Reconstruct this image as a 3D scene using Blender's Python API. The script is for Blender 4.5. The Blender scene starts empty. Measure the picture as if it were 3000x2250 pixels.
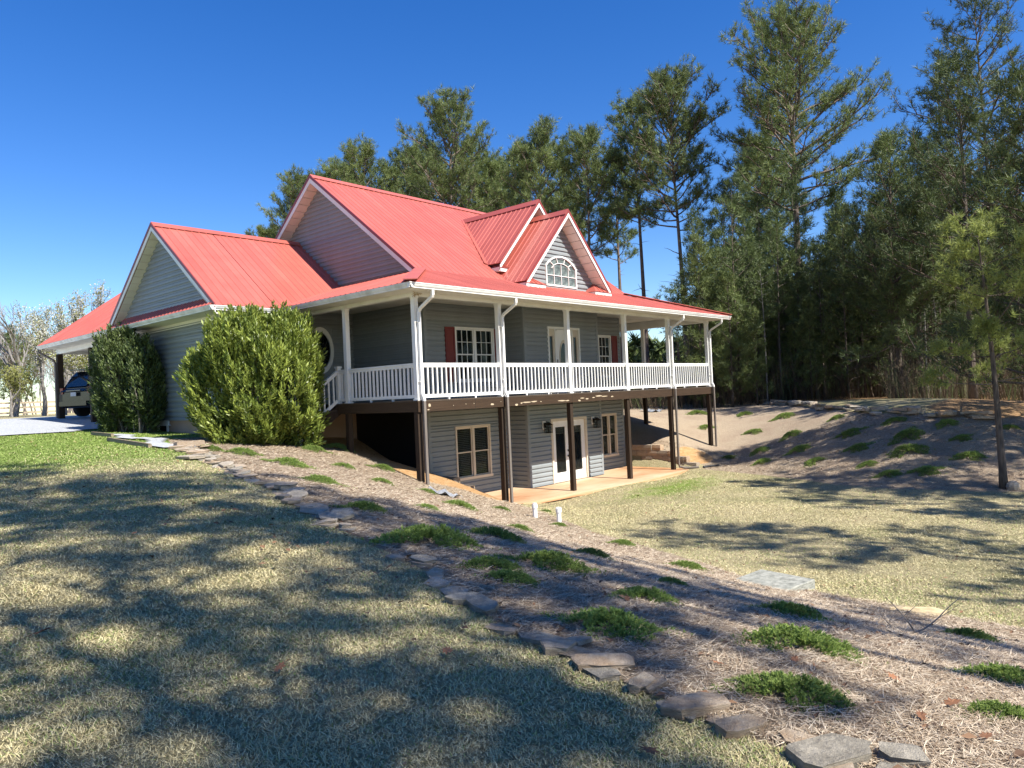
import bpy, math, random
import numpy as np
from mathutils import Matrix, Vector
R = math.radians
rng = np.random.default_rng(7)
random.seed(7)
scene = bpy.context.scene
col = scene.collection

# ------------------------------------------------------------------ camera
CAM = np.array((-12.045, -13.879, 0.0495))
YAW, PIT, ROL, FPX = 0.8415, 0.0138, -0.0451, 2168.3
def _axes():
    f = np.array([math.sin(YAW)*math.cos(PIT), math.cos(YAW)*math.cos(PIT), math.sin(PIT)])
    r = np.array([math.cos(YAW), -math.sin(YAW), 0.])
    u = np.cross(r, f)
    return (r*math.cos(ROL)+u*math.sin(ROL), -r*math.sin(ROL)+u*math.cos(ROL), f)
AR, AU, AF = _axes()
cam_d = bpy.data.cameras.new('camera'); cam = bpy.data.objects.new('camera', cam_d); col.objects.link(cam)
cam_d.sensor_width = 36; cam_d.lens = FPX/3000*36; cam_d.clip_start = .05; cam_d.clip_end = 3000
cam.matrix_world = Matrix(((AR[0], AU[0], -AF[0], CAM[0]), (AR[1], AU[1], -AF[1], CAM[1]), (AR[2], AU[2], -AF[2], CAM[2]), (0, 0, 0, 1)))
scene.camera = cam

# ------------------------------------------------------------------ sky, sun, exposure
SUN_EL = R(48.0)
SUN_H = np.array((0.035, -1.0)); SUN_H = SUN_H/np.linalg.norm(SUN_H)     # horizontal direction towards the sun
SUN = np.array((SUN_H[0]*math.cos(SUN_EL), SUN_H[1]*math.cos(SUN_EL), math.sin(SUN_EL)))
world = bpy.data.worlds.new('World'); scene.world = world; world.use_nodes = True
wn = world.node_tree.nodes; wl = world.node_tree.links
sky = wn.new('ShaderNodeTexSky'); sky.sky_type = 'NISHITA'; sky.sun_disc = False
sky.sun_elevation = SUN_EL; sky.sun_rotation = math.atan2(SUN[0], SUN[1])
sky.altitude = 200; sky.air_density = 1.0; sky.dust_density = .1; sky.ozone_density = 3.0
hs = wn.new('ShaderNodeHueSaturation'); hs.inputs['Saturation'].default_value = 1.36; hs.inputs['Hue'].default_value = .514
bg = wn['Background']; bg.inputs[1].default_value = .094
wl.new(sky.outputs[0], hs.inputs['Color']); wl.new(hs.outputs[0], bg.inputs[0])
sun_d = bpy.data.lights.new('sun', 'SUN'); sun_d.energy = 5.0; sun_d.angle = R(.53); sun_d.color = (1, .955, .87)
sun = bpy.data.objects.new('sun', sun_d); col.objects.link(sun)
sun.rotation_euler = Vector(-SUN).to_track_quat('-Z', 'Y').to_euler(); sun.location = (0, -30, 40)
scene.view_settings.view_transform = 'Standard'; scene.view_settings.look = 'None'
scene.view_settings.exposure = 1.0; scene.view_settings.gamma = 1
scene.render.engine = 'CYCLES'
scene.cycles.max_bounces = 7; scene.cycles.transparent_max_bounces = 12

# ------------------------------------------------------------------ helpers
def pix_ray(u, v): return AF+AR*((u-1500)/FPX)-AU*((v-1125)/FPX)
def at_depth(u, v, dep): return CAM+pix_ray(u, v)*dep
def tag(o, label=None, cat=None, group=None, kind=None):
    if label: o['label'] = label
    if cat: o['category'] = cat
    if group: o['group'] = group
    if kind: o['kind'] = kind
    return o
def empty(name, loc=(0, 0, 0), label=None, cat=None, group=None):
    o = bpy.data.objects.new(name, None); col.objects.link(o); o.location = loc; o.empty_display_size = .3
    return tag(o, label, cat, group)
def link(name, me, parent=None, local=False):
    o = bpy.data.objects.new(name, me); col.objects.link(o)
    if parent is not None:
        o.parent = parent
        if not local and parent.type == 'EMPTY': o.matrix_parent_inverse = Matrix.Translation(-Vector(parent.location))
    return o
class MB:
    """collects faces; build() links them as one mesh object"""
    def __init__(s): s.v = []; s.f = []; s.m = []; s.mi = 0
    def add(s, vs, fs):
        b = len(s.v); s.v += [tuple(map(float, p)) for p in vs]
        s.f += [tuple(b+i for i in f) for f in fs]; s.m += [s.mi]*len(fs); return s
    def box(s, x0, x1, y0, y1, z0, z1):
        return s.add([(x0,y0,z0),(x1,y0,z0),(x1,y1,z0),(x0,y1,z0),(x0,y0,z1),(x1,y0,z1),(x1,y1,z1),(x0,y1,z1)],
                     [(3,2,1,0),(4,5,6,7),(0,1,5,4),(1,2,6,5),(2,3,7,6),(3,0,4,7)])
    def prism(s, poly, off):
        """poly: planar 3-D points, extruded by vector off"""
        n = len(poly); off = np.asarray(off, float)
        a = [np.asarray(p, float) for p in poly]; b = [p+off for p in a]
        nr = np.cross(a[1]-a[0], a[2]-a[1])
        fs = [tuple(range(n)), tuple(range(2*n-1, n-1, -1))]+[(i, i+n, (i+1) % n+n, (i+1) % n) for i in range(n)]
        if nr@off > 0: fs = [tuple(reversed(f)) for f in fs]
        return s.add(a+b, fs)
    def beam(s, p, q, w, h, up=(0, 0, 1)):
        p = np.asarray(p, float); q = np.asarray(q, float); d = q-p; d /= np.linalg.norm(d)
        up = np.asarray(up, float); sd = np.cross(d, up); sd /= np.linalg.norm(sd); u = np.cross(sd, d)
        c = [(-w/2,-h/2),(w/2,-h/2),(w/2,h/2),(-w/2,h/2)]
        vs = [p+sd*a+u*b for a, b in c]+[q+sd*a+u*b for a, b in c]
        return s.add(vs, [(3,2,1,0),(4,5,6,7),(0,1,5,4),(1,2,6,5),(2,3,7,6),(3,0,4,7)])
    def tube(s, path, rad, n=8, cap=True, sx=1, sy=1):
        path = [np.asarray(p, float) for p in path]; k = len(path)
        if np.isscalar(rad): rad = [rad]*k
        vs = []; ref = None
        for i in range(k):
            d = path[min(i+1, k-1)]-path[max(i-1, 0)]; d = d/(np.linalg.norm(d)+1e-9)
            if ref is None: ref = np.array((1., 0, 0)) if abs(d[0]) < .8 else np.array((0, 1., 0))
            a = ref-d*(ref@d); a /= np.linalg.norm(a); b = np.cross(d, a); ref = a
            for j in range(n):
                t = 2*math.pi*(j+.5)/n; vs.append(path[i]+(a*math.cos(t)*sx+b*math.sin(t)*sy)*rad[i])
        fs = [(i*n+j, i*n+(j+1) % n, (i+1)*n+(j+1) % n, (i+1)*n+j) for i in range(k-1) for j in range(n)]
        if cap: fs += [tuple(reversed(range(n))), tuple(range((k-1)*n, k*n))]
        return s.add(vs, fs)
    def ell(s, c, r, nu=10, nv=6):
        vs = [(c[0], c[1], c[2]-r[2])]; fs = []
        for i in range(1, nv):
            t = math.pi*i/nv
            for j in range(nu):
                p = 2*math.pi*j/nu; vs.append((c[0]+r[0]*math.sin(t)*math.cos(p), c[1]+r[1]*math.sin(t)*math.sin(p), c[2]-r[2]*math.cos(t)))
        vs.append((c[0], c[1], c[2]+r[2])); L = len(vs)-1
        for j in range(nu): fs.append((0, 1+(j+1) % nu, 1+j)); fs.append((L, L-nu+j, L-nu+(j+1) % nu))
        for i in range(nv-2):
            for j in range(nu):
                a = 1+i*nu; fs.append((a+j, a+(j+1) % nu, a+nu+(j+1) % nu, a+nu+j))
        return s.add(vs, fs)
    def mesh(s, name, mat, smooth=False):
        me = bpy.data.meshes.new(name); me.from_pydata(s.v, [], s.f)
        for m in (mat if isinstance(mat, (list, tuple)) else [mat]): me.materials.append(m)
        if isinstance(mat, (list, tuple)): me.polygons.foreach_set('material_index', s.m)
        if smooth: me.polygons.foreach_set('use_smooth', [True]*len(s.f))
        me.update(); return me
    def build(s, name, mat, parent=None, smooth=False, local=False, kind=None, label=None):
        o = link(name, s.mesh(name, mat, smooth), parent, local); tag(o, label=label, kind=kind); return o
def tri_mesh(name, V, T, mat, col_attr=None):
    """big triangle soups straight from numpy"""
    me = bpy.data.meshes.new(name); V = np.asarray(V, np.float32); T = np.asarray(T, np.int32)
    me.vertices.add(len(V)); me.vertices.foreach_set('co', V.ravel())
    me.loops.add(T.size); me.loops.foreach_set('vertex_index', T.ravel())
    me.polygons.add(len(T)); me.polygons.foreach_set('loop_start', np.arange(0, T.size, T.shape[1], dtype=np.int32))
    if col_attr is not None:
        a = me.attributes.new('tint', 'FLOAT', 'POINT'); a.data.foreach_set('value', np.asarray(col_attr, np.float32))
    me.materials.append(mat); me.update(calc_edges=True); me.validate(); return me

# ------------------------------------------------------------------ materials
class NT:
    def __init__(s, name):
        s.m = bpy.data.materials.new(name); s.m.use_nodes = True; s.t = s.m.node_tree; s.n = s.t.nodes; s.b = s.n['Principled BSDF']
        s.out = s.n['Material Output']
    def new(s, ty, **k):
        x = s.n.new(ty)
        for a, b in k.items(): setattr(x, a, b)
        return x
    def set(s, node, key, val):
        if hasattr(val, 'is_output') or isinstance(val, bpy.types.NodeSocket): s.t.links.new(val, node.inputs[key])
        else: node.inputs[key].default_value = val
    def noise(s, scale, detail=4, rough=.55, vec=None, dist=0):
        x = s.new('ShaderNodeTexNoise'); x.inputs['Scale'].default_value = scale; x.inputs['Detail'].default_value = detail
        x.inputs['Roughness'].default_value = rough; x.inputs['Distortion'].default_value = dist
        if vec is not None: s.t.links.new(vec, x.inputs['Vector'])
        return x.outputs['Fac']
    def coord(s, out='Object', scale=None):
        c = s.new('ShaderNodeTexCoord').outputs[out]
        if scale is None: return c
        mp = s.new('ShaderNodeMapping'); mp.inputs['Scale'].default_value = scale; s.t.links.new(c, mp.inputs['Vector']); return mp.outputs[0]
    def ramp(s, fac, stops, interp='LINEAR'):
        x = s.new('ShaderNodeValToRGB'); x.color_ramp.interpolation = interp; e = x.color_ramp.elements
        while len(e) < len(stops): e.new(.5)
        for i, (p, c) in enumerate(stops): e[i].position = p; e[i].color = (*c, 1) if len(c) == 3 else c
        s.t.links.new(fac, x.inputs[0]); return x.outputs[0]
    def mix(s, fac, a, b, mode='MIX'):
        x = s.new('ShaderNodeMix', data_type='RGBA', blend_type=mode); s.set(x, 0, fac)
        for k, v in ((6, a), (7, b)):
            if isinstance(v, tuple): x.inputs[k].default_value = (*v, 1)
            else: s.t.links.new(v, x.inputs[k])
        return x.outputs[2]
    def math(s, op, a, b=0.):
        x = s.new('ShaderNodeMath', operation=op); s.set(x, 0, a); s.set(x, 1, b); return x.outputs[0]
    def attr(s, name, out='Fac'):
        x = s.new('ShaderNodeAttribute'); x.attribute_name = name; return x.outputs[out]
    def rand(s): return s.new('ShaderNodeObjectInfo').outputs['Random']
    def bump(s, h, strength=.3, dist=.01):
        x = s.new('ShaderNodeBump'); x.inputs['Strength'].default_value = strength; x.inputs['Distance'].default_value = dist
        s.t.links.new(h, x.inputs['Height']); s.t.links.new(x.outputs[0], s.b.inputs['Normal'])
    def base(s, c):
        if isinstance(c, tuple): s.b.inputs['Base Color'].default_value = (*c, 1)
        else: s.t.links.new(c, s.b.inputs['Base Color'])
        return s
    def fin(s, rough=.6, spec=None, metal=0):
        s.b.inputs['Roughness'].default_value = rough; s.b.inputs['Metallic'].default_value = metal
        if spec is not None: s.b.inputs['Specular IOR Level'].default_value = spec
        return s.m
def plain(name, c, rough=.6, var=.12, scale=3., bump=0, spec=None, metal=0, rnd=0.):
    t = NT(name); f = t.noise(scale, 5)
    d = tuple(x*(1-var*2) for x in c); h = tuple(min(1, x*(1+var)) for x in c)
    cc = t.ramp(f, [(.3, d), (.7, h)])
    if rnd:
        k = t.math('MULTIPLY_ADD', t.rand(), rnd); k.node.inputs[2].default_value = 1-rnd/2
        cc = t.mix(1., cc, k, 'MULTIPLY')
    t.base(cc)
    if bump: t.bump(t.noise(scale*8, 4), bump, .01)
    return t.fin(rough, spec, metal)
M = {}
def grime(t, c, dirt, amount=.35, scale=1.2):
    f = t.noise(scale, 6, .65, t.coord('Object', (1, 1, .35)))
    return t.mix(t.math('MULTIPLY', t.ramp(f, [(.42, (0,0,0)), (.72, (1,1,1))]), amount), c, dirt)
t = NT('vinyl_siding'); c = grime(t, t.ramp(t.rand(), [(0, (.222,.244,.252)), (1, (.255,.278,.286))]), (.185,.20,.195), .6); t.base(c)
t.bump(t.noise(1.2, 3, .5, t.coord('Object', (2, 2, 40))), .12, .004); M['siding'] = t.fin(.42, .4)
t = NT('red_metal'); c = grime(t, t.ramp(t.rand(), [(0, (.395,.096,.072)), (1, (.475,.124,.094))]), (.33,.08,.06), .7, .8); t.base(c)
t.bump(t.noise(.9, 3, .5, t.coord('Object', (2, 2, 2))), .16, .015); M['red'] = t.fin(.33, .5); rn_ = t.new('ShaderNodeMapRange'); t.t.links.new(t.noise(1.6, 6, .7), rn_.inputs[0]); rn_.inputs[3].default_value = .24; rn_.inputs[4].default_value = .52; t.t.links.new(rn_.outputs[0], t.b.inputs['Roughness'])
M['red_trim'] = plain('red_trim', (.26,.05,.042), .4, .08, 1.5)
t = NT('white_vinyl'); t.base(grime(t, (.80,.79,.76), (.56,.54,.46), .45, 1.6)); M['white'] = t.fin(.38, .45)
t = NT('old_gutter'); t.base(grime(t, (.74,.73,.70), (.34,.34,.28), .75, 2.2)); M['gutter'] = t.fin(.35, .5)
t = NT('soffit'); s_ = t.new('ShaderNodeTexWave', wave_type='BANDS', bands_direction='DIAGONAL'); s_.inputs['Scale'].default_value = 3
t.base(grime(t, (.74,.72,.66), (.50,.46,.36), .5, 1.4)); M['soffit'] = t.fin(.5, .3)
M['almond'] = plain('almond_trim', (.62,.54,.42), .45, .06, 2)
M['shutter'] = plain('shutter_red', (.17,.017,.014), .45, .08, 2)
def wood(name, a, b, sc=(1, 1, 1), bump=.4, rough=.75):
    t = NT(name); f = t.noise(6, 8, .7, t.coord('Object', sc)); g = t.noise(1.1, 4)
    cc = t.ramp(f, [(.25, a), (.75, b)])
    cc = t.mix(t.math('MULTIPLY', g, .5), cc, tuple(x*.45 for x in a))
    t.base(cc); t.bump(f, bump, .006); return t.fin(rough, .25)
M['post'] = wood('stained_post', (.022,.014,.009), (.070,.045,.028), (7, 7, .5))
M['beam'] = wood('stained_beam', (.026,.016,.009), (.085,.050,.028), (.4, 7, 9))
M['beam_y'] = wood('stained_beam_side', (.036,.022,.012), (.095,.060,.034), (7, .4, 9))
M['peel'] = plain('bare_wood', (.50,.40,.27), .8, .15, 8)
M['deck'] = wood('deck_board', (.055,.04,.028), (.12,.09,.065), (.5, 6, 6))
M['drain'] = plain('brown_downspout', (.17,.145,.125), .4, .12, 3)
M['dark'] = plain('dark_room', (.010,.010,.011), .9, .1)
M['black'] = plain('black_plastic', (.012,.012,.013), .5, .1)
def glass(name, tint=(.02,.024,.026), alpha=.32):
    t = NT(name); t.base(tint); t.fin(.04, .8)
    tr = t.new('ShaderNodeBsdfTransparent'); tr.inputs[0].default_value = (.75,.8,.78,1); mx = t.new('ShaderNodeMixShader'); mx.inputs[0].default_value = alpha
    t.t.links.new(tr.outputs[0], mx.inputs[1]); t.t.links.new(t.b.outputs[0], mx.inputs[2]); t.t.links.new(mx.outputs[0], t.out.inputs[0])
    t.bump(t.noise(1.3, 2), .04, .02); return t.m
M['glass'] = glass('window_glass'); M['glass_frost'] = plain('frosted_glass', (.15,.185,.17), .12, .35, 2.2, spec=.7)
M['blind'] = plain('blind_slat', (.62,.57,.47), .5, .05)
M['curtain'] = plain('curtain', (.45,.45,.42), .9, .1)
M['bronze'] = plain('bronze', (.035,.028,.022), .4, .2, 6, metal=.6)
t = NT('foundation_block'); br = t.noise(4, 5); t.base(t.ramp(br, [(.3, (.30,.19,.12)), (.7, (.42,.27,.18))])); t.bump(t.noise(30, 4), .3); M['found'] = t.fin(.85)
t = NT('patio_concrete'); f = t.noise(1.4, 8, .65); g = t.noise(.7, 5, .65)
t.base(t.mix(t.ramp(g, [(.40, (0,0,0)), (.60, (.9,.9,.9))]), t.ramp(f, [(.28, (.33,.14,.055)), (.5, (.53,.28,.13)), (.72, (.64,.44,.26))]), t.ramp(t.noise(5, 6, .7), [(.3, (.47,.34,.22)), (.7, (.66,.52,.36))]))); t.bump(t.noise(60, 3), .15); M['patio'] = t.fin(.7)
t = NT('concrete'); f = t.noise(9, 8, .7); t.base(t.ramp(f, [(.28, (.09,.092,.075)), (.5, (.27,.27,.23)), (.72, (.42,.41,.35))])); t.bump(t.noise(70, 4), .4); M['concrete'] = t.fin(.9)
def rock(name, a, b, c_):
    t = NT(name); f = t.noise(9, 9, .78, t.coord('Object', (1, 1, 4))); cc = t.ramp(f, [(.25, a), (.5, b), (.72, c_)])
    k = t.math('MULTIPLY_ADD', t.rand(), .55); k.node.inputs[2].default_value = .72
    rust = t.mix(t.math('MULTIPLY', t.ramp(t.rand(), [(.35, (0,0,0)), (.75, (1,1,1))]), t.noise(2.2, 4)), cc, (.33,.19,.09))
    t.base(t.mix(1., rust, k, 'MULTIPLY')); t.bump(t.noise(38, 9, .75, t.coord('Object', (1, 1, 5))), 1.0, .03); return t.fin(.85, .25)
M['stone'] = rock('field_stone', (.17,.15,.115), (.44,.39,.31), (.72,.64,.51))
M['block'] = rock('retaining_block', (.28,.22,.16), (.40,.33,.25), (.52,.44,.34))
M['yellow_stone'] = plain('yellow_stone', (.55,.43,.24), .85, .18, 5, bump=.4)
M['pvc'] = plain('pvc', (.78,.78,.76), .3, .04)
M['mesh_grey'] = plain('grey_fabric', (.25,.26,.28), .8, .3, 7)
M['rail_wood'] = wood('fence_wood', (.36,.29,.20), (.60,.50,.37), (1, 1, 8))
M['timber'] = wood('edging_timber', (.20,.16,.11), (.38,.31,.21), (1, 1, 6))
t = NT('gravel'); vo = t.new('ShaderNodeTexVoronoi'); vo.inputs['Scale'].default_value = 26; t.t.links.new(t.coord(), vo.inputs['Vector'])
t.base(t.mix(.6, t.ramp(vo.outputs['Color'], [(.1, (.24,.25,.26)), (.8, (.58,.59,.60))]), t.ramp(t.noise(.8, 4), [(.35, (.30,.31,.31)), (.7, (.52,.53,.54))])))
t.bump(vo.outputs['Distance'], .8, .03); M['gravel'] = t.fin(.9)
def bark(name, a, b, sc=(9, 9, 1.4)):
    t = NT(name); vo = t.new('ShaderNodeTexVoronoi'); vo.inputs['Scale'].default_value = 2.2; t.t.links.new(t.coord('Object', sc), vo.inputs['Vector'])
    n = t.noise(5, 6, .65); t.base(t.mix(.5, t.ramp(vo.outputs['Distance'], [(.1, a), (.6, b)]), t.ramp(n, [(.3, a), (.7, b)])))
    t.bump(vo.outputs['Distance'], .9, .04); return t.fin(.92, .15)
M['pine_bark'] = bark('pine_bark', (.075,.055,.045), (.235,.185,.15))
M['young_bark'] = bark('young_bark', (.05,.04,.033), (.16,.13,.105))
M['grey_bark'] = bark('grey_bark', (.12,.11,.10), (.30,.28,.26))
def leafy(name, dark, light, trans=.35, rough=.5, spec=.3, objvar=.25):
    """two-sided leaf material, colour by the 'tint' attribute and a slow noise, some light passing through"""
    t = NT(name); a = t.attr('tint'); n = t.noise(.9, 3, .5, t.coord('Generated', (6, 6, 6)))
    f = t.math('ADD', t.math('MULTIPLY', a, .75), t.math('MULTIPLY', n, .4)); c = t.ramp(f, [(.1, dark), (.95, light)])
    k = t.math('MULTIPLY_ADD', t.rand(), objvar); k.node.inputs[2].default_value = 1-objvar/2
    c = t.mix(1., c, k, 'MULTIPLY'); t.base(c); t.fin(rough, spec)
    if trans:
        tl = t.new('ShaderNodeBsdfTranslucent'); t.t.links.new(c, tl.inputs[0]); mx = t.new('ShaderNodeMixShader'); mx.inputs[0].default_value = trans
        t.t.links.new(t.b.outputs[0], mx.inputs[1]); t.t.links.new(tl.outputs[0], mx.inputs[2]); t.t.links.new(mx.outputs[0], t.out.inputs[0])
    return t.m
M['needles'] = leafy('pine_needles', (.038,.070,.020), (.27,.32,.105), .2)
M['needles_dark'] = leafy('young_pine_needles', (.022,.042,.016), (.18,.23,.075), .18)
M['needles_lime'] = leafy('bright_pine_needles', (.16,.21,.05), (.42,.46,.14), .45)
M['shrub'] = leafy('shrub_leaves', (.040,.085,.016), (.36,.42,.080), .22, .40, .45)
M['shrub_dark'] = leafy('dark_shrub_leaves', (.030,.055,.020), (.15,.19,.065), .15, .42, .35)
M['juniper'] = leafy('juniper_leaves', (.095,.17,.035), (.38,.48,.13), .4, .6)
M['blossom'] = leafy('blossom', (.62,.62,.54), (.85,.85,.80), .4, .7)
M['spring_leaf'] = leafy('spring_leaf', (.20,.22,.06), (.42,.42,.16), .4)
M['twig'] = plain('twig', (.20,.175,.15), .9, .2, 2, rnd=.3)
M['far_twig'] = plain('far_twig', (.205,.175,.15), .95, .2, .5, rnd=.25)
M['dead_leaf'] = plain('dead_leaf', (.27,.12,.055), .8, .25, 30, rnd=.6)
M['roof_deck'] = plain('roof_deck', (.045,.012,.010), .8, .1)  # near-black, so the gaps between panels show as painted shadow lines

# ------------------------------------------------------------------ ground
def z_up(x, y):
    d = .36*(x-CAM[0])+.93*(y-CAM[1])
    return np.where(d < 34, -1.55+.0405*d, -1.55+.0405*34+.22*(1-np.exp(-(d-34)/14)))
BORDER = [(-3.9,5.2),(-4.35,3.78),(-5.21,.59),(-6.17,-2.7),(-6.58,-4.52),(-7.06,-5.65),(-7.52,-7.12),(-7.8,-8.2),(-8.14,-9.39),(-8.45,-10.2),(-8.72,-10.76),(-8.84,-11.53),(-9.0,-12.1),(-9.06,-12.6),(-9.0,-13.1),(-8.95,-14.5),(-8.9,-17)]
TOE = [(3.4,0.1),(3.22,-.24),(2.19,-2.18),(.78,-4.58),(.4,-5.64),(-.21,-6.99),(-.6,-7.89),(-1.05,-8.7),(-1.3,-9.86),(-1.4,-10.85),(-1.56,-11.7),(-1.66,-13),(-1.7,-17)]
RTOE = [(13.3,-.7),(12.4,-1.1),(11.6,-3.0),(10.9,-4.62),(9.8,-6.6),(9.5,-8.2),(9.8,-10.2),(10.6,-12.5),(11.5,-17)]
RCREST = [(30,5.,-.95),(25,2,-1.0),(19.5,-3,-1.1),(15.9,-6.3,-1.22),(14.8,-8.3,-1.3),(15.4,-9.6,-1.4),(17.5,-12,-1.5),(19,-17,-1.6)]
ctrl = []
for x, y in BORDER: ctrl.append((x, y, float(z_up(x, y))))
for x, y in TOE: ctrl.append((x, y, -2.97))
for x, y in RTOE: ctrl.append((x, y, -2.95))
ctrl += RCREST
for x, y in ((-12,-14),(-16,-20),(-20,-12),(-15,-7),(-11,-9),(-12,-3),(-9,-3),(-9,3),(-8,9),(-16,6),(-25,0),(-25,20),(-12,16),(-6,13),(-6,20),(-15,32),(-5,30),(4,36),(-30,45),(0,55),(20,60),(-10,-20),(-11,-27),(-30,-30)):
    ctrl.append((x, y, float(z_up(x, y))))
ctrl += [(0,0,-2.0),(-1.2,0,-1.75),(0,2.85,-1.32),(-1.4,2.6,-1.15),(0,6,-1.0),(-2,6,-.75),(2.5,6,-1.15),(2.4,2.5,-2.15),(3.0,2.4,-2.35),(3.0,1.2,-2.6),(1.6,0,-2.45),(2.7,-.1,-2.85),
         (-1.95,9,-.66),(-1.95,12,-.5),(-2,16,-.3),(-2,19.6,-.13),(4,20,-.1),(4,15,-.2),(12,16,-.5),
         (3.6,0,-3.03),(3.6,2.6,-3.03),(5,4,-3.03),(8,0,-3.03),(8,2.2,-3.03),(12.4,0,-3.03),(12.4,2.6,-3.03),(10,4,-3.03),
         (5,-2.5,-3.02),(8,-2.5,-3.02),(10.6,-1.8,-3.0),(8,-5,-3.02),(4,-5,-3.02),(4,-8.5,-3.03),(1.5,-10,-3.02),(7,-9,-3.0),(6,-13,-3.05),(1,-14,-3.05),(6,-18,-3.1),(2,-22,-3.1),(8,-26,-3.1),
         (15.3,0,-2.37),(15.3,2.95,-1.5),(13.2,2.6,-2.1),(13.4,1.0,-2.2),(14.0,4.5,-1.25),(18,5,-1.1),(20,10,-.9),(30,14,-.85),(40,5,-.95),(34,-6,-1.05),(26,-10,-1.3),(24,-16,-1.5),(40,-20,-1.4),(60,10,-.8),(55,40,-.6),(30,40,-.3)]
ctrl = np.array(ctrl, float)
def _tps(r2): return np.where(r2 > 1e-12, .5*r2*np.log(np.maximum(r2, 1e-12)), 0)
def _fit(P):
    n = len(P); K = _tps(((P[:, None, :2]-P[None, :, :2])**2).sum(-1))+np.eye(n)*.35
    A = np.zeros((n+3, n+3)); A[:n, :n] = K; A[:n, n] = 1; A[:n, n+1:] = P[:, :2]; A[n, :n] = 1; A[n+1:, :n] = P[:, :2].T
    return np.linalg.solve(A, np.concatenate([P[:, 2], np.zeros(3)]))
_W = _fit(ctrl)
def in_poly(x, y, poly):
    x = np.asarray(x); y = np.asarray(y); r = np.zeros(np.broadcast(x, y).shape, bool); n = len(poly)
    for i in range(n):
        x0, y0 = poly[i][:2]; x1, y1 = poly[(i+1) % n][:2]
        c = (y0 > y) != (y1 > y)
        with np.errstate(divide='ignore', invalid='ignore'): r ^= c & (x < (x1-x0)*(y-y0)/(y1-y0+1e-12)+x0)
    return r
def poly_dist(x, y, pts, closed=False):
    best = np.full(np.broadcast(x, y).shape, 1e9); P = [p[:2] for p in pts]
    if closed: P = P+[P[0]]
    for (x0, y0), (x1, y1) in zip(P, P[1:]):
        dx, dy = x1-x0, y1-y0; t = np.clip(((x-x0)*dx+(y-y0)*dy)/(dx*dx+dy*dy+1e-12), 0, 1)
        best = np.minimum(best, np.hypot(x-x0-t*dx, y-y0-t*dy))
    return best
PATIO = [(3.25,2.9),(3.4,-.12),(5.82,-.31),(8.29,-.62),(11.7,-.55),(12.75,-.45),(12.75,2.9),(10.1,2.9),(10.1,1.6),(6.2,1.6),(6.2,2.9)]
def ground(x, y):
    x = np.asarray(x, float); y = np.asarray(y, float); sh = np.broadcast(x, y).shape
    xx = np.broadcast_to(x, sh).ravel(); yy = np.broadcast_to(y, sh).ravel(); z = np.empty(xx.size)
    for s in range(0, xx.size, 20000):
        a = xx[s:s+20000]; b = yy[s:s+20000]
        ac = np.clip(a, -45, 75); bc = np.clip(b, -40, 75)
        z[s:s+20000] = _tps((ac[:, None]-ctrl[None, :, 0])**2+(bc[:, None]-ctrl[None, :, 1])**2)@_W[:-3]+_W[-3]+_W[-2]*ac+_W[-1]*bc
    z = np.clip(z, -3.3, .6)
    inside = (xx > 3.05) & (xx < 12.9) & (yy > -.1) & (yy < 12)
    z = np.where(inside, -3.06, z)
    return z.reshape(sh)
def gz(x, y): return float(ground(np.array([x]), np.array([y]))[0])
def smooth01(v, a, b): t = np.clip((v-a)/(b-a), 0, 1); return t*t*(3-2*t)
LBANK = BORDER+TOE[::-1]+[(2.9,2.6),(2.6,6),(-2,6.05)]
RBANK = RTOE+[(p[0], p[1]) for p in RCREST[::-1]]+[(20,9),(13.1,4.5),(13.0,2.4)]
def masks(x, y):
    x = np.asarray(x, float); y = np.asarray(y, float)
    dl = poly_dist(x, y, LBANK, True); sl = np.where(in_poly(x, y, LBANK), dl, -dl)
    dr = poly_dist(x, y, RBANK, True); sr = np.where(in_poly(x, y, RBANK), dr, -dr)
    mulch = np.maximum(smooth01(sl, -.12, .12), smooth01(sr, -.2, .2))
    wood = smooth01(x*.82+y*.35-(-1.0), 18.5, 22) * smooth01(x, 13.5, 17)              # forest floor beyond the far border
    wood = np.maximum(wood, smooth01(.9*x-.45*y, 15.5, 18.5)*smooth01(-y, 6, 9))
    dirt = np.maximum.reduce([smooth01(1.15-np.hypot((x-2.35)*.85, (y-.75)*.95), 0, .6), smooth01(.85-np.hypot((x-13.75)*1.0, (y+.05)*.9), 0, .5)])
    under = ((x > -.1) & (x < 2.6) & (y > .1) & (y < 6))
    dirt = np.maximum(dirt, np.where(under, .8, 0))
    g1 = smooth01(7.5-np.hypot((x+6.3)*.9, (y-9.0)*.62), 0, 4.2)
    g2 = .75*smooth01(2.6-np.hypot((x-8.2)*.55, (y+2.3)*1.5), 0, 2.4)
    g3 = .55*smooth01(3.2-np.hypot((x+10.5)*.8, (y-2.0)*.6), 0, 3)
    green = np.maximum.reduce([g1, g2, g3])
    return mulch, wood, dirt, green
def axis(lo, hi, a, b, step, far):
    core = np.arange(a, b+1e-6, step); g = [a]; s = step
    while g[-1] > lo: s *= 1.35; g.append(g[-1]-min(s, far))
    h = [b]; s = step
    while h[-1] < hi: s *= 1.35; h.append(h[-1]+min(s, far))
    return np.unique(np.concatenate([g, core, h]))
gx = axis(-900, 900, -16, 24, .2, 140); gy = axis(-700, 1000, -19, 16, .2, 140)
GX, GY = np.meshgrid(gx, gy, indexing='xy'); GZ = ground(GX, GY)
m_, w_, d_, g_ = masks(GX, GY)
GZ = GZ+m_*.006*np.sin(GX*5.1+np.sin(GY*3.7))*np.cos(GY*4.3)-.004
nx, ny = len(gx), len(gy); idx = np.arange(nx*ny).reshape(ny, nx)
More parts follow.
